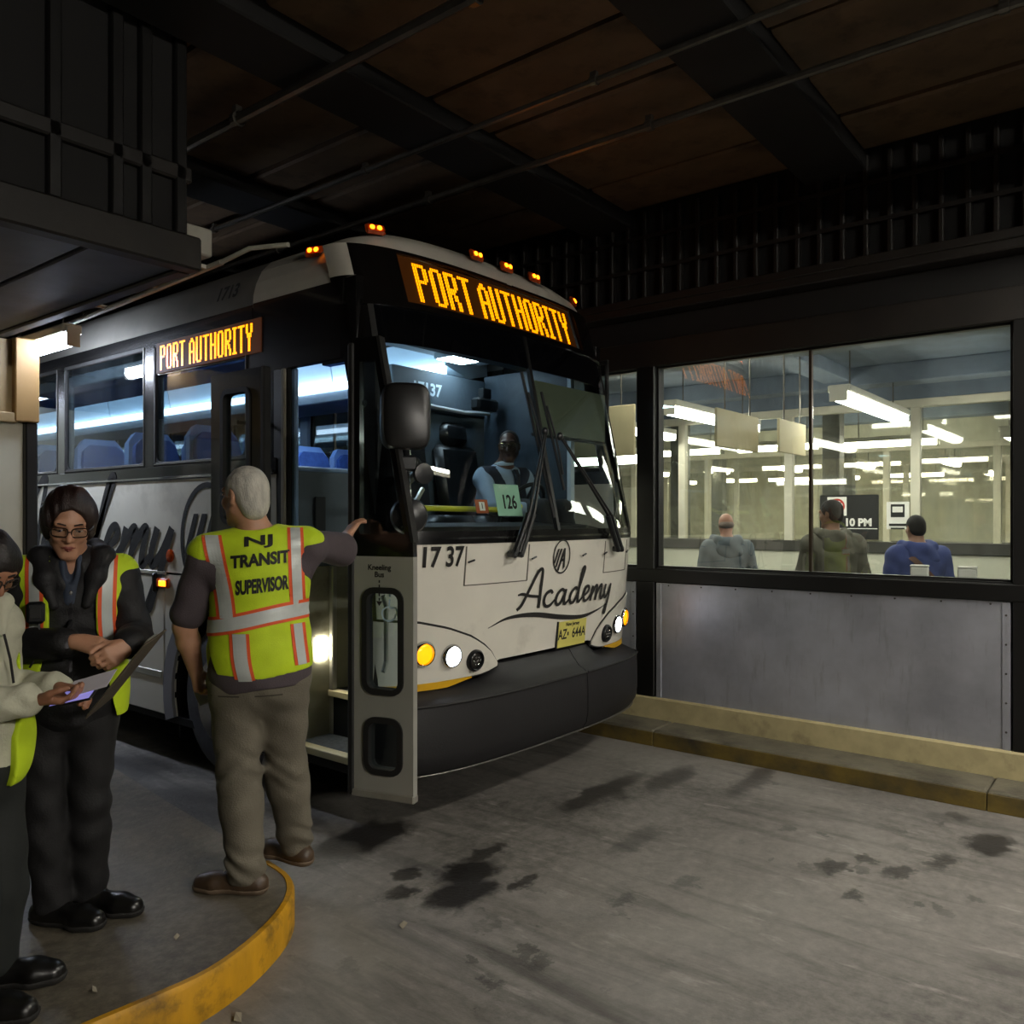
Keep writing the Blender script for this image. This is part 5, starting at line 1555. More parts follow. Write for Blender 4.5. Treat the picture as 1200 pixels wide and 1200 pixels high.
def belt(bvh, ctr, z0, z1, a0, a1, off, tilt=(0, 0), n=40, m=3):
    rows = []
    for i in range(n + 1):
        a = a0 + (a1 - a0) * i / n; dx, dy = math.cos(a), math.sin(a); r = []
        for j in range(m + 1):
            z = z0 + (z1 - z0) * j / m + tilt[0] * dx + tilt[1] * dy
            r.append(((ctr[0] + dx, ctr[1] + dy, z), (-dx, -dy, 0)))
        rows.append(r)
    return strip(bvh, rows, off)
def face_bits(J, parent, skin_dark, iris='2a1a10', lip='8c5048', brow='2a1c14', blink=.6):
    H, R, s = J['head'], J['headR'], J.get('hs', 1.0); P = lambda x, y, z: tuple(H + R @ (V3(x, y, z) * s))
    M3 = Matrix(R.tolist())
    for q in (-1, 1):
        e = MB(); e.ell(P(q * .033, -.079, .008), (.0135 * s, .0125 * s, .0075 * s), 12, 8, M3); eo = e.build('eye', mat('eye_white', 'cfc8bd', .25), parent, True)
        e = MB(); e.ell(P(q * .033, -.0885, .007), (.0055 * s, .004 * s, .0055 * s), 10, 6, M3); e.build('iris', mat('iris_' + iris, iris, .2), eo, True)
        e = MB(); e.ell(P(q * .033, -.0815, .0135), (.0165 * s, .0135 * s, .006 * s), 12, 8, M3); e.build('eyelid', skin_dark, eo, True)
        e = MB(); e.tube([P(q * .014, -.0905, .030), P(q * .034, -.0905, .036), P(q * .052, -.078, .031)], [.004 * s, .005 * s, .003 * s], 6, flat=.7); e.build('eyebrow', mat('brow_' + brow, brow, .8), parent, True)
    e = MB(); e.tube([P(-.024, -.086, -.066), P(-.01, -.0955, -.062), P(0, -.0965, -.0635), P(.01, -.0955, -.062), P(.024, -.086, -.066)], [.002, .0055 * s, .006 * s, .0055 * s, .002], 8); 
    e.tube([P(-.02, -.0865, -.069), P(0, -.0965, -.073), P(.02, -.0865, -.069)], [.002, .0075 * s, .002], 8); e.build('lips', mat('lips_' + lip, lip, .45), parent, True)
def glasses(J, parent, m, w=.03, hgt=.02, lensm=None):
    H, R, s = J['head'], J['headR'], J.get('hs', 1.0); P = lambda x, y, z: tuple(H + R @ (V3(x, y, z) * s))
    g = MB()
    for q in (-1, 1):
        pts = []
        for k in range(21):
            a = 2 * PI * k / 20; c, si = math.cos(a), math.sin(a)
            pts.append(P(q * .034 + math.copysign(abs(c) ** .55, c) * w, -.104 + .012 * abs((q * .034 + math.copysign(abs(c) ** .55, c) * w)) / .06, .004 + math.copysign(abs(si) ** .55, si) * hgt))
        g.tube(pts, .0024 * s, 6, False)
        g.tube([P(q * .064, -.091, .012), P(q * .080, -.06, .012), P(q * .084, .01, .010), P(q * .082, .025, -.01)], .0024 * s, 6)
    g.tube([P(-.006, -.105, .008), P(0, -.108, .011), P(.006, -.105, .008)], .0022 * s, 6)
    o = g.build('glasses', m, parent, True)
    if lensm:
        for q in (-1, 1):
            l = MB(); l.lathe([(.0, 0), (.9, 0), (.9, .05), (0, .05)], (0, 0, 0), (0, -1, 0), 16)
            l.v = [P(q * .034 + x * w, -.097 + y * .02, .004 + z * hgt) for x, y, z in l.v]; l.build('lens', lensm, o)
    return o
LENS = glass('spectacle_lens', 'f2f4f2', .6, .05, .01)
def lanes(r0, d0): pass
VEST = mat('lime_hi_vis_fabric', 'c2dc1e', .75, 0, .12, 9, bump=.15, bscale=220)
SILVER = mat('silver_reflective_tape', 'c3c8c4', .4, .1, .12, 12)
ORANGE = mat('orange_vest_binding', 'e0582a', .7, 0, .08)
BLACKCLOTH = mat('black_cloth', '100f10', .8, 0, .3, 8, bump=.2, bscale=120)
SHOEBLACK = mat('black_shoe_leather', '121110', .3, 0, .2, 10)
SOLE = mat('dark_sole', '1b1916', .8, 0, .2)

def person(loc_r, loc_f, z, label, J):
    """placed by lateral and depth distance from the camera; local x is the camera's right, y is depth"""
    p = FW * loc_f + RT * loc_r
    r = empty('person', (p.x, p.y, z), VIEW_ROT, label, 'person')
    return r

# ------------------------------------------------------------------ 1 supervisor with his back to us, one arm out to the bus
def fit(V, w, h):
    xs_ = [a for a, b in V]; ys_ = [b for a, b in V]
    cx, cy = (max(xs_) + min(xs_)) / 2, (max(ys_) + min(ys_)) / 2
    kx, ky = w / (max(xs_) - min(xs_)), h / (max(ys_) - min(ys_))
    return [((a - cx) * kx, (b - cy) * ky) for a, b in V]
SKIN1 = mat('pale_ruddy_skin', 'b98a6e', .5, 0, .12, 14, bump=.1, bscale=120)
R1 = rotm(math.radians(17), 0, 0)
J = dict(head=V3(-.012, .005, 1.66), headR=rotm(-PI * .70, math.radians(3), 0), neck=V3(.028, .025, 1.505), chest=V3(.05, .015, 1.31), belly=V3(.05, .01, 1.10), pelvis=V3(.05, .01, .93), R=R1,
         shL=V3(-.155, -.045, 1.425), shR=V3(.235, .075, 1.455), elL=V3(-.252, -.03, 1.12), wristL=V3(-.238, .05, .925), elR=V3(.335, .315, 1.425), wristR=V3(.305, .525, 1.475),
         hdL=V3(.12, .25, -1), hnL=V3(1, -.1, .1), htL=V3(.1, 1, .2), curlL=(.75, .8, .85, .9), thumbL=.9, hdR=V3(.30, .55, .6), hnR=V3(.6, .5, -.6), htR=V3(-.7, .1, .5), curlR=(.2, .25, .3, .35), thumbR=.1,
         hipL=V3(-.045, -.015, .88), hipR=V3(.14, .04, .88), kneeL=V3(-.045, .03, .47), kneeR=V3(.110, .17, .50), ankL=V3(-.005, .0, .09), ankR=V3(.125, .30, .10), toeL=V3(-1, .12, 0), toeR=V3(-.85, .5, 0),
         bw=1.10, bb=1.2, pb=1.08, aw=1.08, lw=1.0, nk=1.12, hs=1.02)
p1 = person(-1.111, 3.44, .15, 'grey-haired man in lime vest and olive trousers, back turned, arm stretched to the bus', J)
v, q = sdf_mesh(body_prims(J), .0055); np_obj('body', v, q, SKIN1, p1)
HAIR1 = mat('short_grey_hair', 'c6c2b6', .85, 0, .3, 40, bump=.5, bscale=220, stretch=(1, 1, .3))
H, R = J['head'], J['headR']
P = lambda x, y, z: H + R @ V3(x, y, z)
v, q = sdf_mesh([ell(P(0, .018, .034), (.083, .100, .094), R, .02), ell(P(0, .062, -.03), (.066, .052, .075), R, .03), ell(P(0, -.09, -.035), (.082, .075, .085), R, .02, 's'), ell(P(.085, .012, -.012), (.02, .026, .04), R, .01, 's'), ell(P(-.085, .012, -.012), (.02, .026, .04), R, .01, 's')], .005,
                wrinkle=lambda x, y, z: .0012 * np.sin(150 * x + 60 * z) * np.sin(130 * y + 20 * z))
np_obj('hair', v, q, HAIR1, p1)
face_bits(J, p1, SKIN1, lip='9a6258', brow='8f8a80')
SHIRT1 = mat('dark_mauve_grey_polo', '4a4145', .85, 0, .15, 10, bump=.2, bscale=180)
pr = torso_prims(J, .012) + [ell(J['pelvis'] + V3(0, 0, .0), (.207, .166, .15), J['R'], .04)] + arm_prims(J, 'L', .010, .80, flare=.014) + arm_prims(J, 'R', .010, .95, flare=.016)
v, q = sdf_mesh(pr, .0065, lambda x, y, z: np.maximum(.858 + .02 * np.sin(9 * x) - z, z - 1.515) + 0 * x + 0 * y, wr(.003, 42, 23))
np_obj('shirt', v, q, SHIRT1, p1)
nk = MB(); c = J['neck'] + V3(0, .0, .0)
nk.tube([tuple(c + V3(.072 * math.cos(a), .072 * math.sin(a) , .004 * math.sin(a))) for a in np.linspace(0, 2 * PI, 25)], .014, 8, False, 1.3); nk.build('collar', SHIRT1, p1, True)
TROU1 = mat('olive_grey_trousers', '6b6557', .85, 0, .15, 7, bump=.25, bscale=140)
pr = [ell(J['pelvis'] + V3(0, 0, -.02), (.195, .152, .16), J['R'], .05)] + leg_prims(J, 'L', .026, .04, .010) + leg_prims(J, 'R', .026, .04, .010)
def fold1(x, y, z):
    low = np.exp(-((z - .13) / .07) ** 2); kn = np.exp(-((z - .50) / .12) ** 2); cr = np.exp(-((z - .80) / .09) ** 2)
    a = np.sin(70 * z + 32 * x + 18 * y + 2.2 * np.sin(21 * x + 9 * z)); b = np.sin(48 * z - 38 * x + 12 * y + 1.5 * np.sin(17 * y + 13 * z))
    c = np.sin(36 * z + 44 * np.abs(x - .05) + 1.7 * np.sin(14 * x - 8 * z))
    return .007 * low * a + .005 * kn * (a * .5 + b) + .004 * cr * c + .003 * np.sin(34 * x + 6 * z + 1.3 * np.sin(9 * z)) * np.sin(10 * z + 1)
v, q = sdf_mesh(pr, .006, lambda x, y, z: np.maximum(.045 - z, z - .965) + 0 * x + 0 * y, fold1)
tr1 = np_obj('trousers', v, q, TROU1, p1)
bv = bvh_of(v, q)
m = MB()
for x0 in (-.085, .085):
    rows = [[(tuple(R1 @ V3(x0 + u, -1, .845 + w)), tuple(R1 @ V3(0, 1, 0))) for u in (-.055, -.02, .02, .055)] for w in (0, .003, .006)]
    mm = strip(bv, rows, .002, .0015); m.add(mm.v, mm.f)
m.build('back_pocket_welt', mat('trouser_seam', '3f3a30', .9), tr1, kind='stuff')
BROWN_SHOE = mat('worn_brown_shoe', '52402f', .45, 0, .4, 14)
for s in 'LR':
    so = shoe_mesh(J, s, BROWN_SHOE, mat('shoe_sole_tan', '6b5a48', .7, 0, .2), p1, .006)
    A = J['ank' + s]; d = foot_dirs(J, s); lm = MB()
    for k in range(3):
        cc = V3(A[0], A[1], 0) + d * (.075 + .022 * k); qv = np.cross(d, V3(0, 0, 1)); lm.tube([tuple(cc - qv * .02 + V3(0, 0, .081 - .006 * k)), tuple(cc + V3(0, 0, .088 - .006 * k)), tuple(cc + qv * .02 + V3(0, 0, .081 - .006 * k))], .003, 6)
    lm.build('laces', mat('pale_laces', 'b9ad97', .8), so)
# vest: open at the sides, hem hangs lower in the middle of the back
pr = [ell(J['chest'], (.205, .150, .235), J['R'], .06), ell(J['belly'], (.205, .168, .22), J['R'], .06), ell(J['pelvis'] + V3(.0, 0, .03), (.215, .172, .17), J['R'], .06)]
for s in 'LR': pr.append(cone(lerp(J['neck'], J['sh' + s], .08) + V3(0, 0, -.05), lerp(J['neck'], J['sh' + s], .98) + V3(0, 0, .004), .092, .078, .04))
pr += [ell(J['neck'] + V3(0, -.01, .075), (.085, .085, .085), None, .02, 's')]
def vcut(x, y, z):
    hem = .905 + .16 * (x - .02)
    arm = np.minimum(np.sqrt(((x + .268) / .105) ** 2 + ((z - 1.245) / .19) ** 2) - 1, np.sqrt(((x - .375) / .105) ** 2 + ((z - 1.29) / .18) ** 2) - 1) * .09
    side = np.where(z < 1.13, np.maximum(-.165 + .45 * (1.13 - z) - x, x - .30), -1)
    return np.maximum(np.maximum(hem - z + 0 * y, -arm + 0 * y), side + 0 * y)
v, q = sdf_mesh(pr, .0055, vcut, lambda x, y, z: wr(.0026, 33, 15, 1.0)(x, y, z) + .0018 * np.sin(60 * z - 30 * x + 2 * np.sin(12 * x)) * np.sin(9 * x + 20 * z))
vest1 = np_obj('vest', v, q, VEST, p1, 'lime hi-vis vest with silver and orange tape')
bv = bvh_of(v, q)
def tape(bv, path, w, parent, R=None):
    back_strip(bv, path, w + .026, .0035, R).build('orange_binding', ORANGE, parent)
    back_strip(bv, path, w, .006, R, 4).build('silver_tape', SILVER, parent)
tape(bv, [(-.140, 1.500), (-.118, 1.39), (-.092, 1.27), (-.078, 1.165)], .052, vest1, R1)
tape(bv, [(.192, 1.530), (.194, 1.43), (.197, 1.32), (.203, 1.205)], .040, vest1, R1)
tape(bv, [(-.03, 1.105), (-.022, 1.0), (-.005, .915)], .052, vest1, R1)
tape(bv, [(.200, 1.135), (.208, 1.06), (.220, .965)], .036, vest1, R1)
belt(bv, (.05, 0), 1.118, 1.196, math.radians(198), math.radians(372), .0045, (.034, 0), 50).build('orange_binding', ORANGE, vest1)
belt(bv, (.05, 0), 1.131, 1.183, math.radians(198), math.radians(372), .0075, (.034, 0), 50).build('silver_tape', SILVER, vest1)
INK = mat('black_vest_print', '15150f', .7)
m = MB(); dR = Vector(R1 @ V3(0, 1, 0))
for tx_, w_, h_, x, z, rot in (('NJ', .112, .053, .045, 1.472, .10), ('TRANSIT', .232, .053, .052, 1.402, .10), ('SUPERVISOR', .208, .060, .060, 1.298, .10)):
    V, Fc = text_tris(tx_, .08, .0025 if tx_ == 'NJ' else .0035, cell=.016)
    V = fit(V, w_, h_); pts = []
    for a, b in V:
        o = Vector(R1 @ V3(x + a, -1, z + b + a * rot)); hit = bv.ray_cast(o, dR, 3)[0]
        pts.append(tuple(hit - dR * .0035) if hit else tuple(o + dR * .85))
    m.add(pts, Fc)
# small emblem under the collar
o = [Vector(R1 @ V3(.055 + a, -1, 1.552 + b)) for a, b in ((-.028, -.006), (.0, .008), (.028, -.004), (.018, -.010), (.0, -.003), (-.018, -.011))]
pts = [bv.ray_cast(q_, dR, 3)[0] for q_ in o]
if all(pts): m.add([tuple(p - dR * .0035) for p in pts], [(0, 1, 4, 5), (1, 2, 3, 4)])
m.build('lettering', INK, vest1, kind='stuff')
# loose front flap of the vest seen under the left arm
pr = [ell(V3(-.170, .115, 1.03), (.035, .05, .15), rotm(0, 0, .12), .02)]
v, q = sdf_mesh(pr, .006, None, wr(.004, 40, 30)); fl_ = np_obj('vest_front_flap', v, q, VEST, p1)
bvf = bvh_of(v, q); back_strip(bvf, [(-.18, 1.12), (-.18, 1.05)], .05, .004, n=3).build('silver_tape', SILVER, fl_)
pm = MB(); pm.box(-.036, .036, -.005, .005, -.075, .075, .004); pos = J['wristL'] + unit(J['hdL']) * .115 + V3(.03, .02, 0)
wp = Matrix.Translation(p1.location) @ Matrix.Rotation(VIEW_ROT, 4, 'Z')
ph = pm.build('phone', mat('silver_phone_body', '9a9a98', .3, .6, .1)); ph.matrix_world = wp @ Matrix.Translation(tuple(pos)) @ Matrix.Rotation(math.radians(65), 4, 'Y') @ Matrix.Rotation(.3, 4, 'X')
tag(ph, 'pale phone held in the lowered left hand of the grey-haired man', 'phone')
m = MB(); m.box(-.032, .032, .0052, .0056, -.068, .068); m.build('phone_screen', BLACKV, ph)

# ------------------------------------------------------------------ 2 woman in a black hooded jacket looking down at a clipboard
SKIN2 = mat('tan_skin', 'b5866a', .5, 0, .1, 14, bump=.08, bscale=140)
R2 = rotm(math.radians(24))
J = dict(head=V3(.065, -.085, 1.552), headR=rotm(math.radians(30), math.radians(25), math.radians(3)), neck=V3(.045, -.02, 1.415), chest=V3(.04, -.005, 1.24), belly=V3(.03, .0, 1.02), pelvis=V3(.02, .01, .88), R=R2,
         shL=V3(.185, .055, 1.345), shR=V3(-.105, -.075, 1.345), elL=V3(.285, .0, 1.105), wristL=V3(.345, -.205, 1.105), elR=V3(-.115, -.135, 1.085), wristR=V3(.165, -.235, 1.125),
         hdL=V3(-.25, -.6, -.25), hnL=V3(-.6, .3, -.3), htL=V3(-.2, -.1, 1), curlL=(.7, .75, .8, .85), thumbL=.5, hdR=V3(1, -.15, -.15), hnR=V3(-.1, .5, -.8), htR=V3(.1, -.2, .9), curlR=(.55, .6, .65, .7), thumbR=.4,
         hipL=V3(.10, .035, .84), hipR=V3(-.065, -.035, .84), kneeL=V3(.085, .03, .46), kneeR=V3(-.06, -.03, .46), ankL=V3(.055, .09, .085), ankR=V3(-.04, -.01, .085), toeL=V3(1, -.2, 0), toeR=V3(1, -.25, 0),
         bw=.95, bb=.98, pb=.98, aw=.92, lw=1.0, nk=.85, hs=.97)
p2 = person((75 - 600) / 960 * 3.19, 3.19, .15, 'woman in glasses and black hooded jacket under a hi-vis vest, looking down', J)
v, q = sdf_mesh(body_prims(J), .005); np_obj('body', v, q, SKIN2, p2)
face_bits(J, p2, SKIN2, lip='7c4038', brow='22140e')
glasses(J, p2, mat('brown_glasses_frame', '1c100b', .3), .028, .019, LENS)
HAIR2 = mat('dark_auburn_hair', '24120d', .38, 0, .4, 30, bump=.5, bscale=120, stretch=(3, 3, .4))
H, R = J['head'], J['headR']; P = lambda x, y, z: H + R @ V3(x, y, z)
v, q = sdf_mesh([ell(P(0, .022, .040), (.090, .106, .100), R, .02), ell(P(.062, .0, .0), (.034, .055, .070), R, .03), ell(P(-.062, .0, .0), (.034, .055, .070), R, .03), ell(P(0, .06, -.03), (.078, .06, .08), R, .03),
                 ell(P(0.0, -.108, -.012), (.070, .096, .104), R, .012, 's')], .005, wrinkle=lambda x, y, z: .0018 * np.sin(170 * x + 30 * z + 20 * y))
np_obj('hair', v, q, HAIR2, p2)
e = MB(); 
for s in (-1, 1): e.ell(tuple(P(s * .088, .012, -.045)), (.007, .007, .009), 8, 6)
e.build('earrings', mat('earring_silver', 'b0a898', .3, .8), p2, True, kind='stuff')
JACK2 = mat('black_jacket_fabric', '0d0c0f', .7, 0, .3, 6, bump=.25, bscale=90)
pr = torso_prims(J, .030) + arm_prims(J, 'L', .022, 1.84, flare=.008) + arm_prims(J, 'R', .020, 1.84, flare=.008)
nk_ = J['neck']
pr += [ell(nk_ + R2 @ V3(.0, -.11, .02), (.024, .08, .12), R2, .03, 's')]
v, q = sdf_mesh(pr, .0065, lambda x, y, z: np.maximum(.76 - z, z - 1.47) + 0 * x + 0 * y, lambda x, y, z: .0035 * np.sin(50 * z + 30 * x + 2 * np.sin(12 * x + 9 * y)) * np.sin(16 * x - 9 * z) + .0025 * np.sin(80 * z - 30 * y + 20 * x))
jk2 = np_obj('jacket', v, q, JACK2, p2)
hp = [nk_ + R2 @ V3(*t) for t in ((-.055, -.125, -.17), (-.085, -.105, -.07), (-.105, -.03, .005), (-.07, .09, .025), (.0, .13, .03), (.07, .09, .025), (.105, -.03, .005), (.085, -.105, -.07), (.055, -.125, -.17))]
rr = [.018, .034, .042, .045, .046, .045, .042, .034, .018]
pr = [cone(hp[i], hp[i + 1], rr[i], rr[i + 1], .025) for i in range(8)] + [ell(nk_ + R2 @ V3(0, .14, -.08), (.12, .055, .10), R2, .04)]
v2, q2 = sdf_mesh(pr, .0065, None, wr(.0015, 50, 34)); np_obj('hood', v2, q2, JACK2, jk2)
fp2 = lambda x, y, z: tuple(R2 @ V3(x, y, z) + V3(.04, 0, 0))
bj = bvh_of(v, q)
rows = [[(tuple(R2 @ V3(.035 + u, -1, z)), tuple(R2 @ V3(0, 1, 0))) for u in (-.005, .005)] for z in np.linspace(.80, 1.30, 24)]
zm = strip(bj, rows, .003, .002); zp = zm.build('zip', mat('zip_metal', '2c2b2e', .4, .6), jk2)
hit = bj.ray_cast(Vector(R2 @ V3(.035, -1, 1.29)), Vector(R2 @ V3(0, 1, 0)), 3)[0]
if hit: m = MB(); m.ell(tuple(hit), (.008, .008, .010), 8, 6); m.build('zip_pull', mat('bright_zip_pull', 'c9c9c9', .25, .9), zp, True)
pr = [cone(nk_ + R2 @ V3(0, -.055, -.02), nk_ + R2 @ V3(0, -.09, -.16), .05, .035, .02), ell(nk_ + R2 @ V3(0, -.12, .0), (.022, .06, .09), R2, .012, 's')]
v, q = sdf_mesh(pr, .006); np_obj('blouse', v, q, mat('blue_grey_blouse', '2b3444', .8), p2)
pr = [ell(J['pelvis'] + V3(0, 0, -.02), (.170, .135, .15), J['R'], .04)] + leg_prims(J, 'L', .010, .03, .014) + leg_prims(J, 'R', .010, .03, .014)
v, q = sdf_mesh(pr, .007, lambda x, y, z: np.maximum(.05 - z, z - .92) + 0 * x + 0 * y, lambda x, y, z: .003 * np.sin(40 * z + 30 * x + 2 * np.sin(15 * x)) + .002 * np.sin(60 * z - 25 * x)); np_obj('trousers', v, q, BLACKCLOTH, p2)
for s in 'LR': shoe_mesh(J, s, SHOEBLACK, SOLE, p2)
# vest over the jacket, hanging open at the front
pr = [ell(J['chest'], (.205, .162, .23), J['R'], .06), ell(J['belly'], (.198, .168, .22), J['R'], .06), ell(J['pelvis'] + V3(0, 0, -.02), (.215, .178, .19), J['R'], .06)]
for s in 'LR': pr.append(cone(lerp(J['neck'], J['sh' + s], .35) + V3(0, 0, -.03), lerp(J['neck'], J['sh' + s], .98) + V3(0, 0, .004), .088, .082, .04))
I2 = R2.T
def vcut2(x, y, z):
    lx = I2[0, 0] * (x - .04) + I2[0, 1] * y; ly = I2[1, 0] * (x - .04) + I2[1, 1] * y
    arm = (np.sqrt(((np.abs(lx) - .270) / .105) ** 2 + ((z - 1.15) / .21) ** 2) - 1) * .09
    opening = np.where(ly < .06, (.078 + .20 * np.clip((1.15 - z), 0, .4)) - np.abs(lx - .005) + 0 * z, -1)
    return np.maximum(np.maximum(.80 - z + 0 * lx, -arm), np.maximum(opening, z - 1.43 + 0 * lx))
v, q = sdf_mesh(pr, .0055, vcut2, wr(.003, 30, 18, 2.0)); vest2 = np_obj('vest', v, q, VEST, p2, 'lime hi-vis vest hanging open over the jacket')
bv = bvh_of(v, q)
for sx in (-1, 1):
    c0 = .04 * R2[0, 0]
    tape(bv, [(c0 + sx * .125, 1.425), (c0 + sx * .122, 1.32), (c0 + sx * .120, 1.20), (c0 + sx * .125, 1.10)], .036, vest2, R2)
# radio microphone on the vest
dv = Vector(R2 @ V3(0, 1, 0)); hit = bv.ray_cast(Vector(R2 @ V3(-.075, -1, 1.225)), dv, 3)[0] or Vector((-.1, -.2, 1.225))
hit = hit - dv * .014
RM = Matrix.Translation(hit) @ Matrix(R2.tolist()).to_4x4()
m = MB(); m.box(-.030, .030, -.034, .0, -.04, .04, .01, RM); rm = m.build('radio_microphone', BLACKV)
rm.matrix_world = Matrix.Translation(p2.location) @ Matrix.Rotation(VIEW_ROT, 4, 'Z'); tag(rm, 'black radio microphone clipped to the vest of the woman in glasses', 'radio')
m = MB(); m.tube([tuple(RM @ Vector(t)) for t in ((.01, -.015, -.04), (.014, -.022, -.10), (.0, -.02, -.16), (-.02, -.012, -.20))], .004, 6); m.build('cord', BLACKV, rm, True)
m = MB(); m.box(-.018, .018, -.038, -.034, -.02, .02, .0015, RM); m.build('speaker_grille', RUBBER, rm)
# clipboard, seen nearly edge on
ax_z = Vector((.63, -.05, .77)).normalized(); vx = Vector((-.46, .89, 0)); vx = (vx - ax_z * vx.dot(ax_z)).normalized(); ny = ax_z.cross(vx).normalized()
MR = Matrix((vx, ny, ax_z)).transposed().to_4x4()
cb = MB(); cb.box(-.11, .11, -.003, .003, -.165, .165, .002); clip = cb.build('clipboard', mat('brown_board', '51483c', .6, 0, .1))
clip.matrix_world = Matrix.Translation(p2.location) @ Matrix.Rotation(VIEW_ROT, 4, 'Z') @ Matrix.Translation((.375, -.275, 1.02)) @ MR @ Matrix.Rotation(math.radians(-15), 4, 'Z')
tag(clip, 'brown clipboard seen nearly edge on in the hands of the woman in glasses', 'clipboard')
m = MB(); m.box(-.04, .04, .003, .012, .135, .16, .003); m.build('clip', STEEL, clip); m = MB(); m.box(-.10, .10, .0032, .0045, -.155, .12); m.build('paper_sheet', WHITE, clip)

# ------------------------------------------------------------------ 3 person at the left edge in a cream hoodie and vest, reading a lit phone and papers
SKIN3 = mat('brown_skin', '94664c', .5, 0, .1, 14, bump=.08, bscale=140)
J = dict(head=V3(.045, -.02, 1.405), headR=rotm(math.radians(70), math.radians(34), 0), neck=V3(-.035, .0, 1.295), chest=V3(-.06, .0, 1.10), belly=V3(-.03, .0, .92), pelvis=V3(-.03, .0, .80), R=rotm(math.radians(70)),
         shL=V3(-.02, .15, 1.225), shR=V3(-.09, -.15, 1.225), elL=V3(-.01, .17, .975), wristL=V3(.235, .065, 1.005), elR=V3(-.05, -.20, .97), wristR=V3(.225, -.06, .995),
         hdL=V3(.9, -.25, .0), hnL=V3(0, -.3, -.9), htL=V3(0, -1, .2), curlL=(.5, .55, .6, .6), thumbL=.5, hdR=V3(.95, .2, -.1), hnR=V3(.1, .2, .9), htR=V3(0, -.8, .5), curlR=(.5, .5, .55, .6), thumbR=.5,
         hipL=V3(-.01, .085, .77), hipR=V3(-.04, -.085, .77), kneeL=V3(.02, .08, .42), kneeR=V3(.0, -.08, .42), ankL=V3(.0, .09, .085), ankR=V3(.03, -.08, .085), toeL=V3(1, .15, 0), toeR=V3(1, -.1, 0),
         bw=.95, bb=1.0, pb=1.0, aw=.92, lw=1.0, nk=.9, hs=.95)
p3 = person(-1.745, 2.66, .15, 'person in a cream hoodie and lime vest, head bowed over a lit phone', J)
v, q = sdf_mesh(body_prims(J), .0055); np_obj('body', v, q, SKIN3, p3)
face_bits(J, p3, SKIN3, lip='74403a', brow='15100e')
glasses(J, p3, mat('thin_dark_frame', '26221f', .3), .027, .019, LENS)
H, R = J['head'], J['headR']; P = lambda x, y, z: H + R @ V3(x, y, z)
v, q = sdf_mesh([ell(P(0, .02, .038), (.087, .106, .097), R, .02), ell(P(0, .07, -.03), (.07, .055, .08), R, .03), ell(P(.05, -.02, .02), (.04, .05, .06), R, .03), ell(P(-.05, -.02, .02), (.04, .05, .06), R, .03), ell(P(0, -.1, -.035), (.066, .08, .080), R, .015, 's')], .006,
                wrinkle=lambda x, y, z: .0016 * np.sin(160 * x + 30 * z + 90 * y))
np_obj('hair', v, q, mat('black_brown_hair', '1a1412', .45, 0, .4, 30, bump=.4, bscale=120), p3)
HOOD3 = mat('cream_hoodie_fabric', 'b9b8a2', .85, 0, .12, 8, bump=.25, bscale=110)
pr = torso_prims(J, .024) + arm_prims(J, 'L', .020, 1.93, flare=.006) + arm_prims(J, 'R', .020, 1.93, flare=.006)
v, q = sdf_mesh(pr, .0065, lambda x, y, z: np.maximum(.62 - z, z - 1.345) + 0 * x + 0 * y, lambda x, y, z: .0035 * np.sin(70 * x + 40 * z + 2 * np.sin(20 * z + 9 * y)) * np.sin(22 * z - 15 * y) + .002 * np.sin(90 * x - 50 * z)); h3 = np_obj('hoodie', v, q, HOOD3, p3)
hp = [J['neck'] + J['R'] @ V3(*t) for t in ((-.045, -.11, -.10), (-.09, -.06, -.01), (-.095, .05, .03), (0, .12, .02), (.095, .05, .03), (.09, -.06, -.01), (.045, -.11, -.10))]
rr = [.014, .028, .036, .04, .036, .028, .014]
v, q = sdf_mesh([cone(hp[i], hp[i + 1], rr[i], rr[i + 1], .025) for i in range(6)] + [ell(J['neck'] + J['R'] @ V3(0, .13, -.08), (.10, .05, .09), J['R'], .04)], .0065, None, wr(.003, 50, 34)); np_obj('hood', v, q, HOOD3, h3)
m = MB()
for sx in (-.035, .035):
    a = J['neck'] + J['R'] @ V3(sx, -.135, -.10); m.tube([tuple(a), tuple(a + V3(.02, 0, -.08)), tuple(a + V3(.025, .01, -.16))], .004, 6)
m.build('drawstrings', BLACKCLOTH, h3, True, kind='stuff')
pr = [ell(J['chest'], (.195, .150, .235), J['R'], .06), ell(J['belly'], (.195, .160, .20), J['R'], .06), ell(J['pelvis'] + V3(0, 0, 0), (.21, .18, .17), J['R'], .06)]
for s in 'LR': pr.append(cone(lerp(J['neck'], J['sh' + s], .3) + V3(0, 0, -.03), lerp(J['neck'], J['sh' + s], .9) + V3(0, 0, -.0), .080, .078, .04))
Ri = J['R'].T
def vcut3(x, y, z):
    xx, yy = x + .05, y
    lx = Ri[0, 0] * xx + Ri[0, 1] * yy; ly = Ri[1, 0] * xx + Ri[1, 1] * yy
    arm = (np.sqrt(((np.abs(lx) - .27) / .095) ** 2 + ((z - 1.07) / .19) ** 2) - 1) * .09
    opening = np.where(ly < .0, .05 + .5 * np.clip(z - .86, 0, .4) - np.abs(lx), -1)
    return np.maximum(np.maximum(.70 - z + 0 * lx, -arm), np.maximum(opening + 0 * z, z - 1.31 + 0 * lx))
v, q = sdf_mesh(pr, .0065, vcut3, wr(.004, 30, 18, 1.3)); vest3 = np_obj('vest', v, q, VEST, p3)
bv = bvh_of(v, q); belt(bv, (-.06, 0), 1.10, 1.16, math.radians(190), math.radians(340), .005, n=30).build('silver_tape', SILVER, vest3)
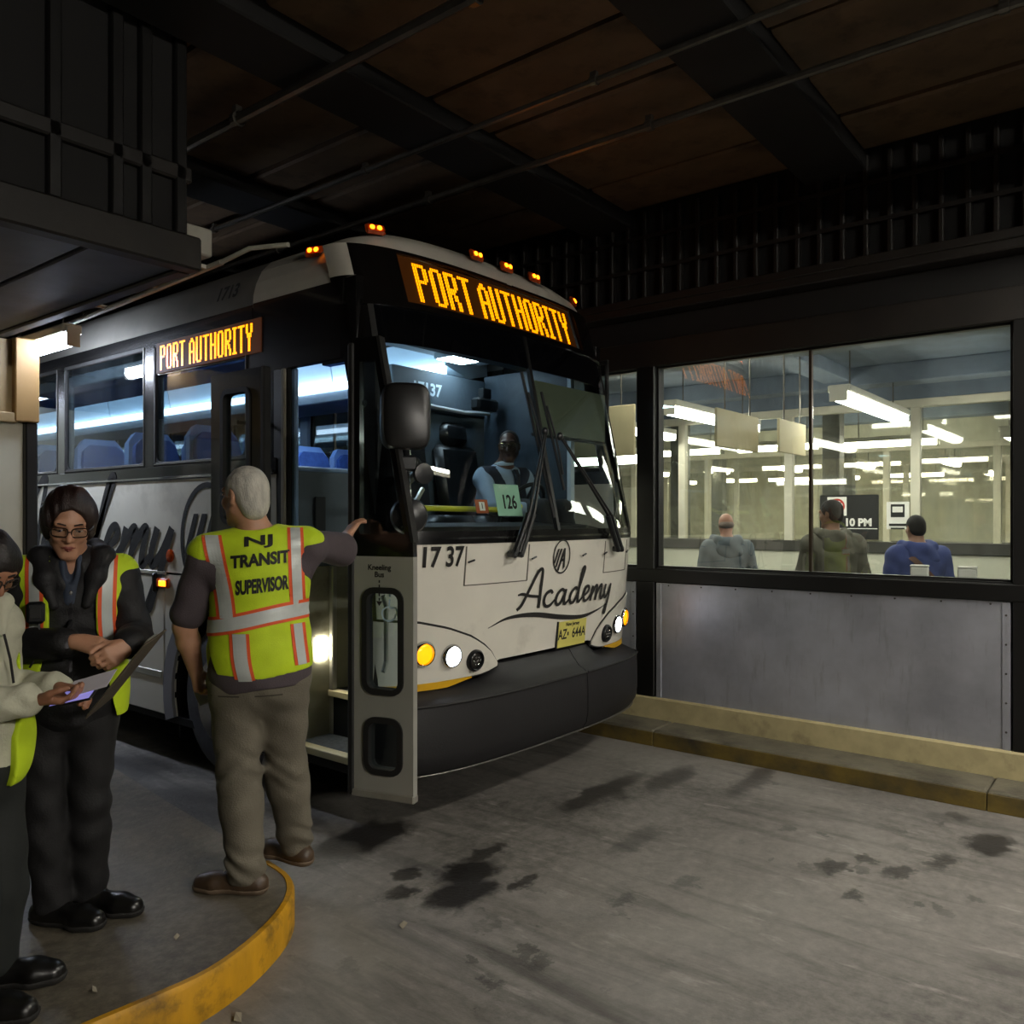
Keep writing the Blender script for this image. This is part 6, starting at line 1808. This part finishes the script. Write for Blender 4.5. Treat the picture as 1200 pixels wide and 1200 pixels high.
pr = [ell(J['pelvis'] + V3(0, 0, -.02), (.185, .15, .15), J['R'], .05)] + leg_prims(J, 'L', .024, .05, .014) + leg_prims(J, 'R', .024, .05, .014)
v, q = sdf_mesh(pr, .008, lambda x, y, z: np.maximum(.05 - z, z - .86) + 0 * x + 0 * y, wr(.003, 38, 24, .3)); np_obj('trousers', v, q, mat('dark_green_black_trousers', '161a18', .8, 0, .2), p3)
for s in 'LR': shoe_mesh(J, s, SHOEBLACK, SOLE, p3)
M3_ = Matrix.Translation(p3.location) @ Matrix.Rotation(VIEW_ROT, 4, 'Z')
pm = MB(); pm.box(-.07, .07, -.042, .042, -.004, .004, .003); tb = pm.build('phone', mat('dark_phone_body', '17161a', .4)); tb.matrix_world = M3_ @ Matrix.Translation((.335, -.02, .995)) @ Matrix.Rotation(math.radians(-12), 4, 'Y') @ Matrix.Rotation(math.radians(22), 4, 'X')
tag(tb, 'dark phone with violet lit screen held by the person in the cream hoodie', 'phone')
m = MB(); m.box(-.064, .064, -.038, .038, .0042, .005); m.build('phone_screen', mat('lit_violet_screen', '8f8cd8', .3, var=.2, emit='9a94e6', power=.55), tb)
pm = MB(); A = [[(x, y, .004 * math.sin(12 * x) + .004 * y) for x in np.linspace(-.075, .075, 8)] for y in (-.05, 0, .05)]; pm.solid_grid(A, [[(x, y, z - .0012) for x, y, z in r] for r in A]); pa = pm.build('paper_sheet', mat('white_paper', 'dcd8e2', .8, 0, .05)); pa.matrix_world = M3_ @ Matrix.Translation((.365, .02, 1.028)) @ Matrix.Rotation(math.radians(-14), 4, 'Y') @ Matrix.Rotation(math.radians(24), 4, 'X')
tag(pa, 'white paper sheet held above the lit phone by the person in the cream hoodie', 'paper')

# ------------------------------------------------------------------ 4 the driver at the wheel
SKIN4 = mat('deep_brown_skin', '5e4234', .4, 0, .12, 14)
bx, by, bz = .70, 1.02, FLZ
J = dict(head=V3(0, -.04, 1.0), headR=rotm(math.radians(-58), math.radians(5), math.radians(-3)), neck=V3(0, .02, .835), chest=V3(0, .03, .65), belly=V3(0, .04, .48), pelvis=V3(0, .06, .42 - .07 + .2), R=rotm(math.radians(-24), math.radians(-6)),
         shL=V3(.185, -.05, .765), shR=V3(-.185, .07, .765), elL=V3(.24, -.12, .52), wristL=V3(.13, -.36, .50), elR=V3(-.27, -.10, .52), wristR=V3(-.16, -.36, .50),
         hdL=V3(-.3, -.8, .3), hnL=V3(0, -.4, -.8), curlL=(.9, .9, .9, .9), hdR=V3(.3, -.8, .3), hnR=V3(0, -.4, -.8), curlR=(.9, .9, .9, .9),
         hipL=V3(.09, .0, .50), hipR=V3(-.09, .0, .50), kneeL=V3(.13, -.46, .50), kneeR=V3(-.13, -.46, .50), ankL=V3(.12, -.52, .10), ankR=V3(-.12, -.55, .10), toeL=V3(0, -1, 0), toeR=V3(0, -1, 0), bw=1.1, bb=1.2, aw=1.1, nk=1.1, hs=1.02)
p4 = empty('person', (4.29 + bx, 3.0 + by, bz), 0, 'bus driver in glasses, pale blue shirt and dark tie behind the windscreen', 'person')
v, q = sdf_mesh(body_prims(J), .0065); np_obj('body', v, q, SKIN4, p4)
face_bits(J, p4, SKIN4, lip='5a342e', brow='120d0b')
glasses(J, p4, mat('gold_wire_frame', 'b9a877', .25, .8), .027, .019, LENS)
H, R = J['head'], J['headR']; P = lambda x, y, z: H + R @ V3(x, y, z)
v, q = sdf_mesh([ell(P(0, .02, .034), (.079, .098, .090), R, .02), ell(P(0, -.085, .0), (.085, .085, .11), R, .02, 's'), ell(P(0, 0, -.11), (.12, .12, .07), R, .02, 's')], .006); np_obj('hair', v, q, mat('close_black_hair', '15120f', .8, 0, .2, 60, bump=.4, bscale=250), p4)
SH4 = mat('pale_blue_shirt', '8fa3b5', .8, 0, .1, 9, bump=.15, bscale=150)
v, q = sdf_mesh(torso_prims(J, .012) + arm_prims(J, 'L', .014, 1.9, flare=.006) + arm_prims(J, 'R', .014, 1.9, flare=.006), .0075, lambda x, y, z: np.maximum(.34 - z, z - .86) + 0 * x + 0 * y, wr(.004, 40, 20)); np_obj('shirt', v, q, SH4, p4)
m = MB(); c = J['neck'] + V3(0, -.005, .02); m.tube([tuple(c + V3(.066 * math.cos(a), .068 * math.sin(a), -.012 * math.sin(a))) for a in np.linspace(0, 2 * PI, 21)], .014, 8, False, 1.4); m.build('collar', mat('white_blue_collar', 'b9cbd8', .7), p4, True)
pr = [ell(J['chest'], (.205, .155, .22), J['R'], .06), ell(J['belly'], (.205, .168, .2), J['R'], .06)] + [cone(lerp(J['neck'], J['sh' + s], .35) + V3(0, 0, -.03), lerp(J['neck'], J['sh' + s], .8) + V3(0, 0, -.01), .088, .084, .05) for s in 'LR']
v, q = sdf_mesh(pr, .0075, lambda x, y, z: np.maximum(np.maximum(.36 - z + 0 * x + 0 * y, z - .84 + 0 * x + 0 * y), np.maximum(np.where(y < 0, .03 + .32 * np.clip(z - .58, 0, 1) - np.abs(x + .02), -1), -(np.sqrt(((np.abs(x) - .30) / .10) ** 2 + ((z - .66) / .2) ** 2) - 1) * .09 + 0 * y))); wc4 = np_obj('waistcoat', v, q, mat('navy_waistcoat', '1a2030', .8, 0, .15), p4)
m = MB(); m.add([(-.022, -.118, .815), (.012, -.118, .815), (.012, -.138, .77), (.035, -.165, .50), (-.005, -.172, .45), (-.042, -.165, .50), (-.016, -.138, .77)] + [(-.022, -.10, .815), (.012, -.10, .815), (.012, -.12, .77), (.035, -.15, .50), (-.005, -.155, .45), (-.042, -.15, .50), (-.016, -.12, .77)],
      [(0, 1, 2, 6), (6, 2, 3, 5), (5, 3, 4), (7, 13, 9, 8), (13, 12, 10, 9), (12, 11, 10)] + [(i, (i + 1) % 7, 7 + (i + 1) % 7, 7 + i) for i in range(7)]); m.build('tie', mat('dark_tie', '14161c', .6), p4)
v, q = sdf_mesh([ell(J['pelvis'], (.185, .15, .13), None, .05)] + leg_prims(J, 'L', .016) + leg_prims(J, 'R', .016), .009, lambda x, y, z: .1 - z + 0 * x + 0 * y); np_obj('trousers', v, q, BLACKCLOTH, p4)
for s in 'LR': shoe_mesh(J, s, SHOEBLACK, SOLE, p4, .008)

# ------------------------------------------------------------------ 5-7 three men waiting behind the glass, seen from behind
def waiting(px, depth, htop, label, jcol, hood, haircol, lean=0.0, yaw=180, skin='a87f66', w=1.0, bag=None, bald=False):
    k = htop / 1.74; z_ = lambda q: q * k
    J = dict(head=V3(lean, .05, z_(1.63)), headR=rotm(math.radians(yaw), math.radians(8), 0), neck=V3(lean * .6, .02, z_(1.46)), chest=V3(lean * .3, .0, z_(1.26)), belly=V3(0, .0, z_(1.05)), pelvis=V3(0, .0, z_(.90)), R=np.eye(3), hs=k,
             shL=V3(-.19, .0, z_(1.38)), shR=V3(.19, .0, z_(1.38)), elL=V3(-.25, .0, z_(1.10)), elR=V3(.25, .0, z_(1.10)), wristL=V3(-.20, .17, z_(.95)), wristR=V3(.20, .17, z_(.95)),
             hdL=V3(.5, .8, -.1), hnL=V3(.5, -.4, -.5), hdR=V3(-.5, .8, -.1), hnR=V3(-.5, -.4, -.5), hipL=V3(-.09, 0, z_(.86)), hipR=V3(.09, 0, z_(.86)), kneeL=V3(-.1, .02, z_(.47)), kneeR=V3(.1, .02, z_(.47)), ankL=V3(-.1, .0, .09), ankR=V3(.1, .0, .09), toeL=V3(-.2, 1, 0), toeR=V3(.2, 1, 0), bw=w, bb=1.05 * w, aw=w)
    r = person((px - 600) / 960 * depth, depth, .16, label, J)
    v, q = sdf_mesh(body_prims(J), .009); np_obj('body', v, q, mat('skin_' + skin, skin, .5, 0, .1), r)
    cm = mat('coat_' + jcol, jcol, .8, 0, .15, 7, bump=.2, bscale=100)
    v, q = sdf_mesh(torso_prims(J, .026) + arm_prims(J, 'L', .024, 1.9, flare=.008) + arm_prims(J, 'R', .024, 1.9, flare=.008), .009, lambda x, y, z: np.maximum(z_(.78) - z, z - z_(1.49)) + 0 * x + 0 * y, wr(.003, 44, 21, px)); jo = np_obj('jacket', v, q, cm, r)
    bv = bvh_of(v, q)
    if hood:
        nk = J['neck']; hp = [nk + V3(*t) for t in ((-.07, .10, -.02), (-.12, .03, .0), (-.10, -.06, -.01), (0, -.11, -.02), (.10, -.06, -.01), (.12, .03, .0), (.07, .10, -.02))]
        v, q = sdf_mesh([cone(hp[i], hp[i + 1], .045, .045, .03) for i in range(6)] + [ell(nk + V3(0, -.115, -.10), (.13, .05, .11), None, .04)], .009, None, wr(.005, 40, 25)); np_obj('hood', v, q, cm, jo)
    v, q = sdf_mesh([ell(J['pelvis'], (.185, .145, .14), None, .05)] + leg_prims(J, 'L', .02) + leg_prims(J, 'R', .02), .01, lambda x, y, z: np.maximum(.05 - z, z - z_(.96)) + 0 * x + 0 * y); np_obj('trousers', v, q, mat('dark_jeans', '22262e', .8, 0, .2), r)
    for s in 'LR': shoe_mesh(J, s, SHOEBLACK, SOLE, r, .009)
    H, R = J['head'], J['headR']; P = lambda x, y, z: H + R @ V3(x, y, z) * k
    if not bald: pr = [ell(P(0, .018, .034), V3(.083, .101, .094) * k, R, .02), ell(P(0, .055, -.03), V3(.07, .05, .06) * k, R, .03), ell(P(0, -.09, -.03), V3(.085, .08, .095) * k, R, .02, 's')]
    else: pr = [ell(P(0, .03, -.015), V3(.083, .085, .05) * k, R, .02), ell(P(0, -.09, -.03), V3(.085, .08, .095) * k, R, .02, 's')]
    v, q = sdf_mesh(pr, .008); np_obj('hair', v, q, mat('hair_' + haircol, haircol, .8, 0, .3, 40), r)
    if bag:
        rows = []
        for i in range(21):
            t = i / 20; x = lerp(-.12, .20, t); z = lerp(z_(1.36), z_(.98), t); rows.append([((x + u, -1, z + u * .8), (0, 1, 0)) for u in (-.018, .0, .018)])
        strip(bv, rows, .012, .006).build('bag_strap', mat('brown_bag_strap', '6a4632', .6), r)
    return r
waiting(852, 8.2, 1.60, 'balding man in a grey-blue hooded jacket waiting behind the glass', '5f6a70', True, '8a7a70', skin='b98a74', bald=True, w=.95)
waiting(976, 7.0, 1.70, 'dark-haired man in an olive grey hooded coat behind the glass', '6c6a5c', True, '2b2622', yaw=215, w=1.08)
waiting(1076, 7.1, 1.57, 'man in a blue hooded jacket with brown strap, behind the glass', '3d4b86', True, '26231f', w=1.1, bag=True)
